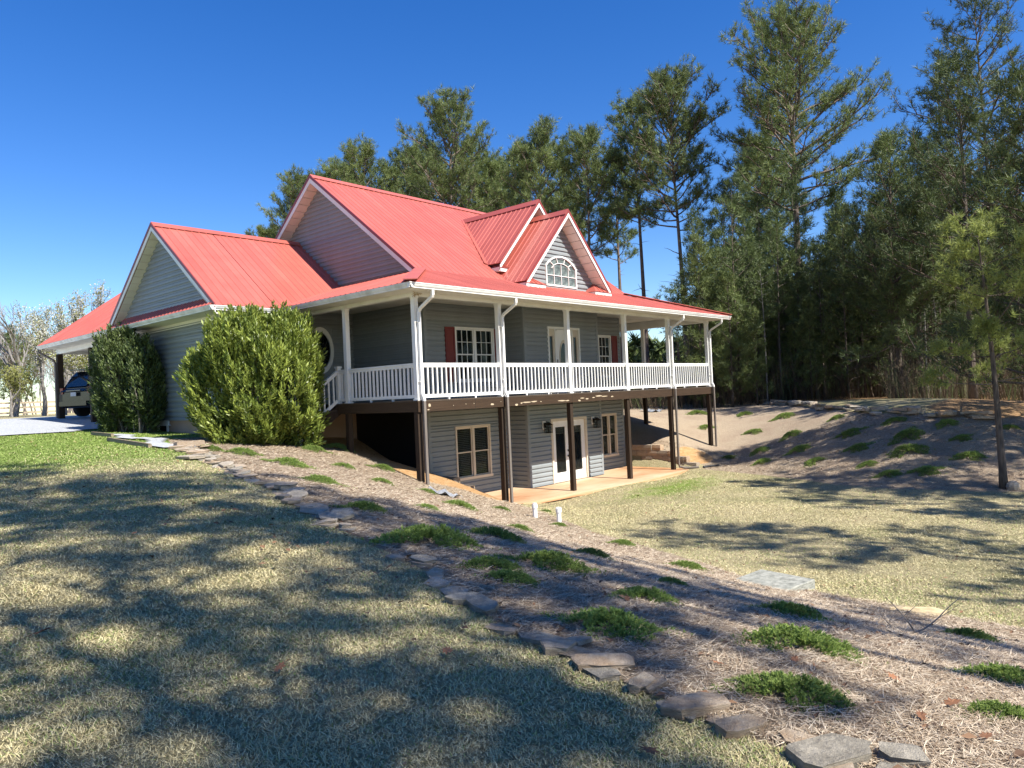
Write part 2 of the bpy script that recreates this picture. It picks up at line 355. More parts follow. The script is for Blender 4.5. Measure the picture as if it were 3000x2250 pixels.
F_ = np.stack([idx[:-1, :-1], idx[:-1, 1:], idx[1:, 1:], idx[1:, :-1]], -1).reshape(-1, 4)
t = NT('ground'); co = t.coord()
tan = t.ramp(t.noise(34, 6, .75, co), [(.22, (.10,.085,.048)), (.45, (.34,.285,.165)), (.6, (.52,.45,.27)), (.8, (.70,.62,.40))])  # darkest stops paint in the shade between grass blades
tan = t.mix(t.ramp(t.noise(.55, 5, .6, co), [(.42, (0,0,0)), (.66, (.55,.55,.55))]), tan, t.ramp(t.noise(26, 5, .7, co), [(.3, (.09,.11,.03)), (.7, (.27,.27,.11))]))
grn = t.ramp(t.noise(30, 6, .75, co), [(.25, (.075,.12,.02)), (.55, (.19,.27,.05)), (.8, (.36,.40,.11))])
k_ = t.math('MULTIPLY_ADD', t.noise(2.1, 5, .6, co), 1.1); k_.node.inputs[2].default_value = -.62
gfac = t.ramp(t.math('ADD', t.attr('green'), k_), [(.18, (0,0,0)), (.75, (1,1,1))])
lawn = t.mix(gfac, tan, grn)
straw = t.ramp(t.noise(46, 6, .8, co), [(.22, (.095,.065,.043)), (.42, (.30,.23,.16)), (.58, (.49,.395,.285)), (.8, (.72,.61,.46))])
straw = t.mix(t.ramp(t.noise(.9, 4, .6, co), [(.45, (0,0,0)), (.7, (.5,.5,.5))]), straw, (.27,.185,.135))
wdf = t.ramp(t.noise(9, 6, .75, co), [(.25, (.13,.075,.038)), (.5, (.36,.22,.11)), (.75, (.60,.42,.23))])
drt = t.ramp(t.noise(7, 7, .7, co), [(.25, (.36,.19,.075)), (.5, (.50,.30,.14)), (.75, (.62,.43,.25))])
def edge(a, sc=3.5, w=.55):
    k = t.math('MULTIPLY_ADD', t.noise(sc, 5, .65, co), w); k.node.inputs[2].default_value = -w/2
    return t.ramp(t.math('ADD', t.attr(a), k), [(.42, (0,0,0)), (.58, (1,1,1))])
c = t.mix(edge('wood'), lawn, wdf); c = t.mix(edge('mulch'), c, straw); c = t.mix(edge('dirt'), c, drt); t.base(c)
t.bump(t.noise(38, 7, .8, co), 1.0, .05); M['ground'] = t.fin(.95, .1)
me = bpy.data.meshes.new('ground'); V = np.stack([GX, GY, GZ], -1).reshape(-1, 3).astype(np.float32)
me.vertices.add(len(V)); me.vertices.foreach_set('co', V.ravel()); me.loops.add(F_.size); me.loops.foreach_set('vertex_index', F_.astype(np.int32).ravel())
me.polygons.add(len(F_)); me.polygons.foreach_set('loop_start', np.arange(0, F_.size, 4, dtype=np.int32)); me.update(calc_edges=True)
me.polygons.foreach_set('use_smooth', [True]*len(F_))
for nm, a in (('mulch', m_), ('wood', w_), ('dirt', d_), ('green', g_)):
    at = me.attributes.new(nm, 'FLOAT', 'POINT'); at.data.foreach_set('value', a.astype(np.float32).ravel())
me.materials.append(M['ground']); tag(link('ground', me), kind='structure')

# patio slab
b = MB(); b.prism([(x, y, -3.12) for x, y in PATIO], (0, 0, .12)); tag(b.build('patio', M['patio']), kind='structure')
# gravel drive: a thin sheet draped on the ground
def drape(name, poly, mat, lift, step=.5):
    xs = [p[0] for p in poly]; ys = [p[1] for p in poly]
    ax = np.arange(min(xs), max(xs)+step, step); ay = np.arange(min(ys), max(ys)+step, step); X, Y = np.meshgrid(ax, ay)
    jx = X+.18*np.sin(Y*2.1); ins = in_poly(jx, Y+.15*np.sin(X*1.7), poly); Z = ground(X, Y)+lift; n = len(ax)
    V = np.stack([X, Y, Z], -1).reshape(-1, 3); fs = []
    for j in range(len(ay)-1):
        for i in range(n-1):
            if ins[j, i] and ins[j+1, i] and ins[j, i+1] and ins[j+1, i+1]: fs.append((j*n+i, j*n+i+1, (j+1)*n+i+1, (j+1)*n+i))
    me = bpy.data.meshes.new(name); me.from_pydata(V.tolist(), [], fs); me.materials.append(mat); me.update()
    o = link(name, me); tag(o, kind='structure'); return o
drape('gravel_drive', [(-30,10.5),(-13,12.2),(-7,12.0),(-4.6,11.2),(-2.6,12.6),(-2.0,12.8),(4.5,12.8),(4.5,24.0),(-2.5,24.5),(-9,26),(-30,25)], M['gravel'], .03, .3)

# ------------------------------------------------------------------ house
house = empty('house', (7.6, 6.0, -3.0), 'grey-sided house with red metal roof, white wraparound porch and walkout basement', 'house')
P5X = 15.3; POSTX = [0, 3.03, 6.14, 9.33, 12.25, P5X]; MX, MY = 2.5, 2.5; MXR = 12.8; BX0, BX1, BY = 6.08, 10.16, 1.72
WX, WY, WYE = -1.97, 5.95, 12.3; CEIL = 2.88; EO = .73; EZ = 2.79; PS = .333
COURSE = .15
class WF:
    """wall frame: u along the wall, d outwards, z up"""
    def __init__(s, o, u, n): s.o = np.array((*o, 0.)); s.u = np.array((*u, 0.)); s.n = np.array((*n, 0.))
    def p(s, u, d, z): q = s.o+s.u*u+s.n*d; return (q[0], q[1], z)
    def box(s, b, u0, u1, d0, d1, z0, z1):
        vs = [s.p(u, d, z) for z in (z0, z1) for u, d in ((u0, d0), (u1, d0), (u1, d1), (u0, d1))]
        fs = [(3,2,1,0),(4,5,6,7),(0,1,5,4),(1,2,6,5),(2,3,7,6),(3,0,4,7)]
        if np.cross(s.u, s.n)[2] < 0: fs = [tuple(reversed(f)) for f in fs]
        b.add(vs, fs)
def cut(iv, holes):
    out = [iv]
    for a, c in holes:
        nx_ = []
        for p, q in out:
            if c <= p or a >= q: nx_.append((p, q)); continue
            if a > p+.01: nx_.append((p, a))
            if c < q-.01: nx_.append((c, q))
        out = nx_
    return out
def board(w, ua0, ua1, ub0, ub1, z0, z1):
    """one lap board: interval ua at its lower edge, ub at its upper edge"""
    h = z1-z0; prof = [(0, z0), (.036, z0+.002), (.034, z0+h*.48), (.005, z0+h*.68), (.004, z1), (0, z1)]
    b = MB(); n = len(prof); vs = []
    for k in range(2):
        for d, z in prof:
            t_ = (z-z0)/max(h, 1e-6); u = (ua0+(ub0-ua0)*t_, ua1+(ub1-ua1)*t_)[k]; vs.append(w.p(u, d, z))
    fs = [tuple(range(n)), tuple(range(2*n-1, n-1, -1))]+[(i, i+n, (i+1) % n+n, (i+1) % n) for i in range(n)]
    if np.cross(w.u, w.n)[2] > 0: fs = [tuple(reversed(f)) for f in fs]
    return b.add(vs, fs)
def wall(w, u0, u1, z0, z1, openings=(), span=None, name='wall', clip=None, thick=.12):
    """sheathing with real openings, covered course by course with lap boards"""
    b = MB()
    if span is None:
        us = sorted({u0, u1, *[o[0] for o in openings], *[o[1] for o in openings]}); zs = sorted({z0, z1, *[o[2] for o in openings], *[o[3] for o in openings]})
        for a, c in zip(us, us[1:]):
            for e, f in zip(zs, zs[1:]):
                if any(o[0] <= a+1e-6 and o[1] >= c-1e-6 and o[2] <= e+1e-6 and o[3] >= f-1e-6 for o in openings): continue
                w.box(b, a, c, -thick, 0, e, f)
        span = lambda z: (u0, u1)
    else:
        poly = [w.p(span(z0)[0], 0, z0), w.p(span(z0)[1], 0, z0), w.p(span(z1)[1], 0, z1), w.p(span(z1)[0], 0, z1)]
        b.prism(poly, -w.n*thick)
    root = b.build(name, M['siding'], house)
    z = z0
    while z < z1-.02:
        zb = min(z+COURSE, z1); bands = sorted({z, zb, *[q for o in openings for q in (o[2], o[3]) if z+.012 < q < zb-.012]})
        for e, f in zip(bands, bands[1:]):
            A, B = span(e), span(f)
            holes = [(o[0], o[1]) for o in openings if o[2] < f-.01 and o[3] > e+.01]
            for p, q in cut(A, holes):
                if q-p < .03: continue
                pb = B[0] if p == A[0] else p; qb = B[1] if q == A[1] else q
                if qb-pb < -.001: continue
                board(w, p, q, pb, max(qb, pb+.002), e, f).build('siding_board', M['siding'], root)
        z = zb
    return root
def corner(x, y, dx, dy, z0, z1):
    """outside corner trim; dx, dy point out of the building"""
    b = MB(); s = .085
    b.box(min(x, x-dx*s), max(x, x-dx*s), *sorted((y+dy*.030, y-dy*.004)), z0, z1)
    b.box(*sorted((x+dx*.030, x-dx*.004)), min(y+dy*.029, y-dy*s), max(y+dy*.029, y-dy*s), z0, z1)
    b.build('corner_trim', M['siding'], house)

# windows and doors -------------------------------------------------------
def niche(w, u0, u1, z0, z1, deep=.35):  # box behind an opening; its near-black colour stands in for the unlit room
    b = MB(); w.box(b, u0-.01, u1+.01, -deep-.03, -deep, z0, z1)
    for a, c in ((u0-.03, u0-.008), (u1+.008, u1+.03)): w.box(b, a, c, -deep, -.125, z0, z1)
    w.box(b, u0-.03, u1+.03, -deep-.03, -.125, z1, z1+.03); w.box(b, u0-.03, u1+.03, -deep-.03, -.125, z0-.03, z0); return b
def window(w, u0, u1, z0, z1, units, grid=None, mat='almond', blinds=False, curtain=False, label=None):
    """double-hung units side by side in one casing; every light of glass is a pane of its own"""
    fr = MB(); c = .06
    w.box(fr, u0, u0+c, -.10, .05, z0, z1); w.box(fr, u1-c, u1, -.10, .05, z0, z1)
    w.box(fr, u0+c, u1-c, -.10, .051, z1-c, z1); w.box(fr, u0-.03, u1+.03, -.10, .065, z0-.02, z0+c)
    W = (u1-u0-2*c)/units; panes = []; bars = MB()
    for i in range(units):
        a = u0+c+i*W; q = a+W
        if i: w.box(fr, a-.045, a+.045, -.10, .045, z0+c, z1-c); a += .045
        if i < units-1: q -= .045
        zm = (z0+z1)/2
        for k, (e, f) in enumerate(((z0+c, zm+.015), (zm-.015, z1-c))):
            d0 = (-.045, -.020)[k]; s = .035
            w.box(fr, a, a+s, d0, d0+.03, e, f); w.box(fr, q-s, q, d0, d0+.03, e, f); w.box(fr, a+s, q-s, d0, d0+.03, e, e+s); w.box(fr, a+s, q-s, d0, d0+.03, f-s, f)
            nx_, nz_ = grid or (1, 1); U = np.linspace(a+s, q-s, nx_+1); Z = np.linspace(e+s, f-s, nz_+1)
            for g in range(nx_):
                for h in range(nz_): panes.append((U[g]+.008*(g > 0), U[g+1]-.008*(g < nx_-1), d0+.006, d0+.012, Z[h]+.008*(h > 0), Z[h+1]-.008*(h < nz_-1)))
            for g in range(1, nx_): w.box(bars, U[g]-.009, U[g]+.009, d0+.003, d0+.022, e+s, f-s)
            for h in range(1, nz_): w.box(bars, a+s, q-s, d0+.004, d0+.021, Z[h]-.009, Z[h]+.009)
    o = fr.build('window', M[mat], house, label=label)
    if grid: bars.build('muntin', M[mat], o)
    for p in panes: bb = MB(); w.box(bb, *p); bb.build('pane', M['glass'], o)
    niche(w, u0, u1, z0, z1).build('dark_room_box', M['dark'], o)
    if blinds:
        for i in range(units):
            a = u0+c+i*W+.05; q = u0+c+(i+1)*W-.05; z = z1-.12
            while z > z0+.12:
                bb = MB(); P = [w.p(a, -.065, z-.016), w.p(q, -.065, z-.016), w.p(q, -.085, z+.014), w.p(a, -.085, z+.014)]
                bb.prism(P, (0, 0, .0025)); bb.build('blind_slat', M['blind'], o); z -= .055
    if curtain:
        for a, q in ((u0+.08, u0+.34), (u1-.36, u1-.08)):
            n = 17; bb = MB(); vs = []
            for z in (z0+.05, z1-.05):
                for i in range(n): vs.append(w.p(a+(q-a)*i/(n-1), -.17+.025*math.sin(i*1.9), z))
            bb.add(vs, [(i, i+1, n+i+1, n+i) for i in range(n-1)]); bb.build('curtain', M['curtain'], o)
    return o
def shutter(w, u0, u1, z0, z1):
    b = MB(); w.box(b, u0, u1, .022, .045, z0, z1)
    for e, f in ((z0, z0+.08), ((z0+z1)/2-.05, (z0+z1)/2+.05), (z1-.08, z1)): w.box(b, u0+.055, u1-.055, .045, .06, e, f)
    w.box(b, u0, u0+.055, .045, .061, z0, z1); w.box(b, u1-.055, u1, .045, .061, z0, z1)
    o = b.build('shutter', M['shutter'], house)
    for e, f in ((z0+.10, (z0+z1)/2-.07), ((z0+z1)/2+.07, z1-.10)):
        k = MB(); w.box(k, u0+.075, u1-.075, .045, .054, e, f); k.build('panel', M['shutter'], o)
wf = WF((0, MY), (1, 0), (0, -1))            # main front wall
wb = WF((0, BY), (1, 0), (0, -1))            # bump-out front
MAINW = (3.72, 5.46, .50, 2.20); BASEW = (3.56, 5.10, -2.50, -.86); RUPW = (11.28, 12.14, .55, 2.17); RLOW = (11.24, 12.30, -2.50, -.86)
wall(wf, MX, BX0, -3.0, CEIL, [MAINW, BASEW]); wall(wf, BX1, MXR, -3.0, CEIL, [RUPW, RLOW])
UD = (7.28, 9.06, 0.0, 2.27); LD = (7.22, 9.24, -3.0, -.84)
wall(wb, BX0, BX1, -3.0, CEIL, [UD, LD])
wall(WF((BX0, 0), (0, 1), (-1, 0)), BY, MY, -3.0, CEIL)
b = MB(); b.box(BX1-.12, BX1, BY, MY, -3.0, CEIL); b.build('wall', M['siding'], house)
wl_ = WF((MX, 0), (0, 1), (-1, 0)); wall(wl_, MY, WY, -.05, CEIL)
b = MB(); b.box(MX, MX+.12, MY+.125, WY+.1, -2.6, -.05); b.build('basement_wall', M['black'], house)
b = MB(); b.box(MXR-.12, MXR, MY+.125, 12.2, -3.0, 3.8); b.build('wall', M['siding'], house)
b = MB(); b.box(MX, MXR, 12.2, 12.32, -3.0, 3.75); b.build('wall', M['siding'], house)
corner(MX, MY, -1, -1, -2.45, CEIL); corner(BX0, BY, -1, -1, -3.0, CEIL); corner(BX1, BY, 1, -1, -3.0, CEIL); corner(MXR, MY, 1, -1, -3.0, CEIL)
# wing
ww = WF((WX, 0), (0, 1), (-1, 0)); WWIN = (10.75, 11.55, .75, 2.28)
wall(ww, WY, WYE, -.30, 2.69, [WWIN]); wall(WF((0, WY), (1, 0), (0, -1)), WX, MX, -.30, CEIL, [(.75, 1.70, .95, 2.42)])
corner(WX, WY, -1, -1, -.30, 2.69)
b = MB(); b.box(WX+.03, MX, WYE, WYE+.12, -.3, 2.9); b.box(WX+.02, WX+.14, WY+.02, WYE, -1.3, -.30); b.box(WX+.02, MX, WY+.02, WY+.14, -1.6, -.30); b.build('foundation', M['found'], house)
b = MB(); ww.box(b, WY-.02, WYE, .0, .035, 2.53, 2.686); b.build('frieze_board', M['white'], house)
# crawl-space vent
b = MB(); ww.box(b, 9.50, 10.42, .0, .05, -.42, -.28); ww.box(b, 9.44, 10.46, .0, .07, -.45, -.42); ww.box(b, 9.58, 9.66, -.01, .04, -.80, -.45); ww.box(b, 10.26, 10.34, -.01, .04, -.80, -.45)
v_ = b.build('crawl_vent', M['white'], house); b = MB(); ww.box(b, 9.66, 10.26, -.018, -.008, -.80, -.45); b.build('vent_screen', M['dark'], v_)
window(ww, *WWIN, 1, (2, 2), 'white')
window(wf, *MAINW, 2, (3, 2), 'white', curtain=True); shutter(wf, 3.30, 3.70, .50, 2.18); shutter(wf, 5.48, 5.86, .50, 2.18)
window(wf, *BASEW, 2, None, 'almond', blinds=True); window(wf, *RUPW, 1, (3, 2), 'white', curtain=False); shutter(wf, 12.17, 12.56, .52, 2.16)
window(wf, *RLOW, 2, None, 'almond', blinds=True)
# oval window on the wing's front wall
wo = WF((0, WY), (1, 0), (0, -1)); b = MB(); n = 28; cu, cz, ru, rz = 1.225, 1.685, .47, .73; vs = []
for rr, d in ((1.0, .02), (1.0, .06), (.78, .055), (.78, -.02)):
    for i in range(n): a = 2*math.pi*i/n; vs.append(wo.p(cu+ru*rr*math.cos(a), d, cz+rz*rr*math.sin(a)))
b.add(vs, [(k*n+i, k*n+(i+1) % n, (k+1)*n+(i+1) % n, (k+1)*n+i) for k in range(3) for i in range(n)])
ov = b.build('oval_window', M['white'], house)
b = MB(); b.prism([wo.p(cu+ru*.79*math.cos(2*math.pi*i/n), 0, cz+rz*.79*math.sin(2*math.pi*i/n)) for i in range(n)], (0, -.006, 0)); b.build('pane', M['glass'], ov)
b = MB()                                      # siding spandrels round the oval in its square opening
for i in range(n):
    a0, a1 = 2*math.pi*i/n, 2*math.pi*(i+1)/n
    sq = lambda a: (np.clip(math.cos(a)*2, -1, 1)*.476+1.225, np.clip(math.sin(a)*2, -1, 1)*.736+1.685)
    p = [wo.p(cu+ru*.98*math.cos(a0), .006, cz+rz*.98*math.sin(a0)), wo.p(cu+ru*.98*math.cos(a1), .006, cz+rz*.98*math.sin(a1)), wo.p(sq(a1)[0], .006, sq(a1)[1]), wo.p(sq(a0)[0], .006, sq(a0)[1])]
    b.add(p, [(0, 1, 2, 3)])
b.build('spandrel', M['siding'], ov); niche(wo, .75, 1.70, .95, 2.42).build('dark_room_box', M['dark'], ov)

# entry door with side lights
b = MB(); u0, u1, z0, z1 = UD
wb.box(b, u0, u0+.06, -.10, .045, z0, z1); wb.box(b, u1-.06, u1, -.10, .045, z0, z1); wb.box(b, u0+.06, u1-.06, -.10, .046, z1-.07, z1)
for a in (7.70, 8.64): wb.box(b, a-.03, a+.03, -.09, .03, z0, z1-.07)
fd = b.build('door_frame', M['white'], house)
for a, q in ((7.34, 7.67), (8.67, 9.0)):
    b = MB(); wb.box(b, a, a+.08, -.06, -.01, 0, z1-.07); wb.box(b, q-.08, q, -.06, -.01, 0, z1-.07); wb.box(b, a+.08, q-.08, -.06, -.01, 0, .55); wb.box(b, a+.08, q-.08, -.06, -.01, 1.95, z1-.07)
    o = b.build('sidelight', M['almond'], fd); o2 = None
for a, q in ((7.42, 7.59), (8.75, 8.92)): b = MB(); wb.box(b, a, q, -.05, -.04, .55, 1.95); b.build('sidelight_pane', M['glass'], fd)
n = 28; b = MB(); cu, cz, ru, rz = 8.17, 1.18, .24, .62; vs = []
for i in range(n):
    a = 2*math.pi*i/n; vs.append(wb.p(cu+ru*math.cos(a), -.015, cz+rz*math.sin(a)))
for i in range(n):
    a = 2*math.pi*i/n; cx_, sx_ = math.cos(a), math.sin(a); m_x = max(abs(cx_), abs(sx_)); vs.append(wb.p(cu+.44*cx_/m_x, -.015, 1.10+1.09*sx_/m_x))
b.add(vs, [(i, (i+1) % n, n+(i+1) % n, n+i) for i in range(n)]); wb.box(b, 7.73, 8.61, -.05, -.025, .01, .06)
door = b.build('front_door', M['white'], house)
b = MB(); vs = []
for rr, d in ((1.06, -.013), (1.06, .008), (.90, .006), (.90, -.02)):
    for i in range(n): a = 2*math.pi*i/n; vs.append(wb.p(cu+ru*rr*math.cos(a), d, cz+rz*rr*math.sin(a)))
b.add(vs, [(k*n+i, k*n+(i+1) % n, (k+1)*n+(i+1) % n, (k+1)*n+i) for k in range(3) for i in range(n)]); b.build('oval_trim', M['almond'], door)
b = MB(); b.prism([wb.p(cu+ru*.95*math.cos(2*math.pi*i/n), -.02, cz+rz*.95*math.sin(2*math.pi*i/n)) for i in range(n)], (0, .006, 0)); b.build('oval_pane', M['glass'], door)
b = MB(); wb.box(b, 7.785, 7.825, -.012, .004, .92, 1.16); wb.box(b, 7.79, 7.82, .004, .05, 1.0, 1.03); b.build('handle', M['bronze'], door)
niche(wb, *UD).build('dark_room_box', M['dark'], door)
# french doors on the patio
b = MB(); u0, u1, z0, z1 = LD
wb.box(b, u0, u0+.09, -.10, .05, z0, z1); wb.box(b, u1-.09, u1, -.10, .05, z0, z1); wb.box(b, u0+.09, u1-.09, -.10, .051, z1-.09, z1); wb.box(b, u0+.09, u1-.09, -.10, .03, z0, z0+.03)
fd2 = b.build('door_frame', M['almond'], house)
mid = (u0+u1)/2
for k, (a, q) in enumerate(((u0+.095, mid-.004), (mid+.004, u1-.095))):
    b = MB(); s = .19; zz = z1-.095
    wb.box(b, a, a+s, -.06, -.01, z0+.035, zz); wb.box(b, q-s, q, -.06, -.01, z0+.035, zz); wb.box(b, a+s, q-s, -.06, -.01, z0+.035, z0+.32); wb.box(b, a+s, q-s, -.06, -.01, zz-.20, zz)
    o = b.build('french_door', M['almond'] if 0 else M['white'], house)
    g = MB(); wb.box(g, a+s, q-s, -.04, -.03, z0+.32, zz-.20); g.build('pane', M['glass'], o)
    g = MB()
    for e in range(9): wb.box(g, a+s+.01, q-s-.01, -.075, -.066, zz-.235-e*.018, zz-.226-e*.018)
    wb.box(g, a+s+.01, q-s-.01, -.08, -.062, zz-.43, zz-.40); g.build('raised_blind', M['almond'], o)
    g = MB(); e = q-.07 if k == 0 else a+.07
    wb.box(g, e-.025, e+.025, -.012, .006, z0+1.00, z0+1.07); wb.box(g, e-.02, e+.02, .006, .04, z0+1.02, z0+1.05); g.build('deadbolt', M['bronze'], o); g = MB(); wb.box(g, e-.025, e+.025, -.012, .006, z0+.82, z0+.89); wb.box(g, min(e, e-.1*(1-2*k)), max(e, e-.1*(1-2*k)), .02, .04, z0+.845, z0+.865); g.build('handle', M['bronze'], o)
    niche(wb, a-.05, q+.03, z0, z1).build('dark_room_box', M['dark'], o)
# wall lanterns
for u in (6.86, 9.62):
    b = MB(); wb.box(b, u-.07, u+.07, .02, .06, -1.16, -.88); L_ = b.build('wall_lantern', M['white'], house)
    b = MB(); wb.box(b, u-.05, u+.05, .06, .085, -1.10, -.94); b.tube([wb.p(u, .08, -.98), wb.p(u, .16, -.90), wb.p(u, .22, -.93)], .012, 6)
    b.add([wb.p(u-.12, .10, -1.02), wb.p(u+.12, .10, -1.02), wb.p(u+.12, .34, -1.02), wb.p(u-.12, .34, -1.02), wb.p(u, .22, -.90)], [(0,1,4),(1,2,4),(2,3,4),(3,0,4),(3,2,1,0)])
    for du, dd in ((-.09,.13),(.09,.13),(.09,.31),(-.09,.31)): wb.box(b, u+du-.008, u+du+.008, .0+dd-.008, dd+.008, -1.28, -1.02)
    for z in (-1.28, -1.16): wb.box(b, u-.10, u+.10, .12, .13, z, z+.015); wb.box(b, u-.10, u+.10, .31, .32, z, z+.015); wb.box(b, u-.10, u-.09, .13, .31, z, z+.015); wb.box(b, u+.09, u+.10, .13, .31, z, z+.015)
    b.build('lantern_cage', M['bronze'], L_); b = MB(); wb.box(b, u-.075, u+.075, .145, .295, -1.27, -1.03); b.build('lantern_glass', M['glass'], L_)

# ------------------------------------------------------------------ roofs
def clip2(poly, ax, val, keep_ge):
    out = []; n = len(poly)
    for i in range(n):
        a, b_ = poly[i], poly[(i+1) % n]; ia = (a[ax] >= val) == keep_ge or a[ax] == val; ib = (b_[ax] >= val) == keep_ge or b_[ax] == val
        if ia: out.append(a)
        if ia != ib:
            t_ = (val-a[ax])/(b_[ax]-a[ax]); out.append(tuple(a[k]+t_*(b_[k]-a[k]) for k in range(2)))
    return out
def slope(poly_xy, zfun, along, name='roof_slope', panels=True, pitch=.229, start=None):
    """roof plane over a plan polygon: a deck, and metal panels each with its standing rib.  along: 0 if the eave runs in x, 1 in y"""
    P = np.array([(x, y, zfun(x, y)) for x, y in poly_xy]); nr = None
    for i in range(len(P)-2):
        nr = np.cross(P[i+1]-P[0], P[i+2]-P[0])
        if np.linalg.norm(nr) > 1e-3: break
    nr /= np.linalg.norm(nr); nr = nr if nr[2] > 0 else -nr
    b = MB(); b.prism([tuple(p-nr*.02) for p in P], -nr*.11); root = b.build(name, M['roof_deck' if panels else 'red'], house)
    if not panels: return root
    lo = min(p[along] for p in poly_xy); hi = max(p[along] for p in poly_xy); s = lo if start is None else start
    while s < hi-.02:
        q = clip2(clip2(list(poly_xy), along, s+.011, True), along, min(s+pitch, hi)-.011, False)
        rb_ = [clip2(clip2(list(poly_xy), along, s-e_, True), along, s+e_+.006, False) for e_ in (.028, .009)]
        b = MB()
        if len(q) >= 3: b.prism([tuple(np.array((x, y, zfun(x, y)))-nr*.018) for x, y in q], nr*.018)
        if len(rb_[0]) >= 3 and len(rb_[0]) == len(rb_[1]):
            m = len(rb_[0]); vs = [tuple(np.array((x, y, zfun(x, y)))+nr*.001) for x, y in rb_[0]]+[tuple(np.array((x, y, zfun(x, y)))+nr*.017) for x, y in rb_[1]]
            b.add(vs, [tuple(range(m, 2*m))]+[(i, (i+1) % m, m+(i+1) % m, m+i) for i in range(m)])
        if b.v: b.build('roof_panel', M['red'], root)
        s += pitch
    return root
RY, RZ, RP = 7.35, 7.64, .758; RX0, RX1 = 2.06, 13.24
zmain = lambda x, y: RZ-RP*abs(y-RY)
JY = 2.30
slope([(RX0, JY-.08), (RX1, JY-.08), (RX1, RY), (RX0, RY)], zmain, 0)
slope([(RX0, RY), (RX1, RY), (RX1, 12.5), (RX0, 12.5)], zmain, 0, panels=False)
zpf = lambda x, y: EZ+PS*(y+EO); zpl = lambda x, y: EZ+PS*(x+EO); zpr = lambda x, y: EZ+PS*(P5X+EO-x)
slope([(-EO, -EO), (P5X+EO, -EO), (P5X+EO-3.03, JY), (-EO+3.03, JY)], zpf, 0)
yv = 5.04+PS*(MX-.02+EO)/.76
slope([(-EO, -EO), (JY, JY), (MX-.02, JY), (MX-.02, yv), (-EO, 5.04)], zpl, 1)
slope([(P5X+EO, -EO), (P5X+EO, 6.0), (MXR, 6.0), (MXR, JY), (P5X+EO-3.03, JY)], zpr, 1, panels=False)
WRX, WRY, WRZ = -2.58, 8.8, 5.648
zwf = lambda x, y: EZ+.76*(y-5.04); zwb = lambda x, y: WRZ-.76*(y-WRY)
slope([(WRX, 5.04), (-EO, 5.04), (MX-.01, yv), (MX-.01, WRY), (WRX, WRY)], zwf, 0)
slope([(WRX, WRY), (MX, WRY), (MX, 12.5), (WRX, 12.5)], zwb, 0, panels=False)
CX = -2.71; zcp = lambda x, y: EZ+.73*(x-CX); CRX = CX+(WRZ-EZ)/.73
slope([(CX, 12.52), (CX, 19.63), (CRX, 19.63), (CRX, 8.9)], zcp, 1)
slope([(CRX, 8.9), (CRX, 19.63), (CRX+3.9, 19.63), (CRX+3.9, 8.9)], lambda x, y: WRZ-.73*(x-CRX), 1, panels=False)
slope([(CX, 5.06), (CX, 12.5), (-2.28, 12.5), (-2.28, 5.6)], lambda x, y: EZ+.78*(x-CX), 1, name='pent_roof')
# dormer gables over the entry
DX = 8.12; FZ, FS, FY = 6.20, 1.085, 1.24; BZ, BS, BYF = 6.80, 1.10, 2.50
fx0, fx1 = DX-2.37, DX+2.37; bx0, bx1 = DX-2.18, DX+2.18
zfl = lambda x, y: FZ-FS*abs(x-DX); zbl = lambda x, y: BZ-BS*abs(x-DX)
slope([(fx0, FY), (DX, FY), (DX, 2.96), (fx0, 2.96)], zfl, 1, name='dormer_roof'); slope([(DX, FY), (fx1, FY), (fx1, 2.96), (DX, 2.96)], zfl, 1, name='dormer_roof')
yb0 = RY-(RZ-(BZ-BS*2.18))/RP+.05; yb1 = RY-(RZ-BZ)/RP+.05
slope([(bx0, BYF), (DX, BYF), (DX, yb1), (bx0, yb0)], zbl, 1, name='dormer_roof'); slope([(DX, BYF), (bx1, BYF), (bx1, yb0), (DX, yb1)], zbl, 1, name='dormer_roof')
# caps, rakes, valleys
def cap(p, q, name='ridge_cap', w=.30, h=.025, mat='red', up=(0, 0, 1)):
    b = MB(); p = np.array(p, float); q = np.array(q, float); b.beam(p, q, w*.30, h*1.6, up); b.build(name, M[mat], house)
def ridge(p, q, sl):
    """folded cap over a ridge with side pitch sl"""
    p = np.array(p, float); q = np.array(q, float); d = (q-p)/np.linalg.norm(q-p); sd = np.cross(d, (0, 0, 1)); b = MB()
    for s in (-1, 1):
        k = s*sd*.17+np.array((0, 0, -.17*sl)); up = np.array((0, 0, .055))
        b.prism([p+up, q+up, q+k+up*.75, p+k+up*.75], (0, 0, .014))
    b.build('ridge_cap', M['red'], house)
ridge((RX0-.02, RY, RZ), (RX1+.02, RY, RZ), RP); ridge((WRX-.02, WRY, WRZ), (MX, WRY, WRZ), .76); ridge((DX, FY-.02, FZ), (DX, 2.9, FZ), FS); ridge((DX, BYF-.02, BZ), (DX, yb1, BZ), BS); ridge((CRX, 8.9, WRZ), (CRX, 19.65, WRZ), .73)
b = MB(); b.beam((-EO-.02, -EO-.02, EZ+.045), (JY+.05, JY+.05, zpf(0, JY)+.06), .34, .022); b.build('hip_cap', M['red'], house)
b = MB(); b.beam((P5X+EO, -EO, EZ+.045), (P5X+EO-3.05, JY, zpf(0, JY)+.05), .34, .022); b.build('hip_cap', M['red'], house)
b = MB(); b.beam((bx0, yb0-.06, zbl(bx0, 0)+.035), (DX, yb1-.02, BZ+.03), .20, .02, (0, -.6, .8)); b.build('valley_flashing', M['red'], house)
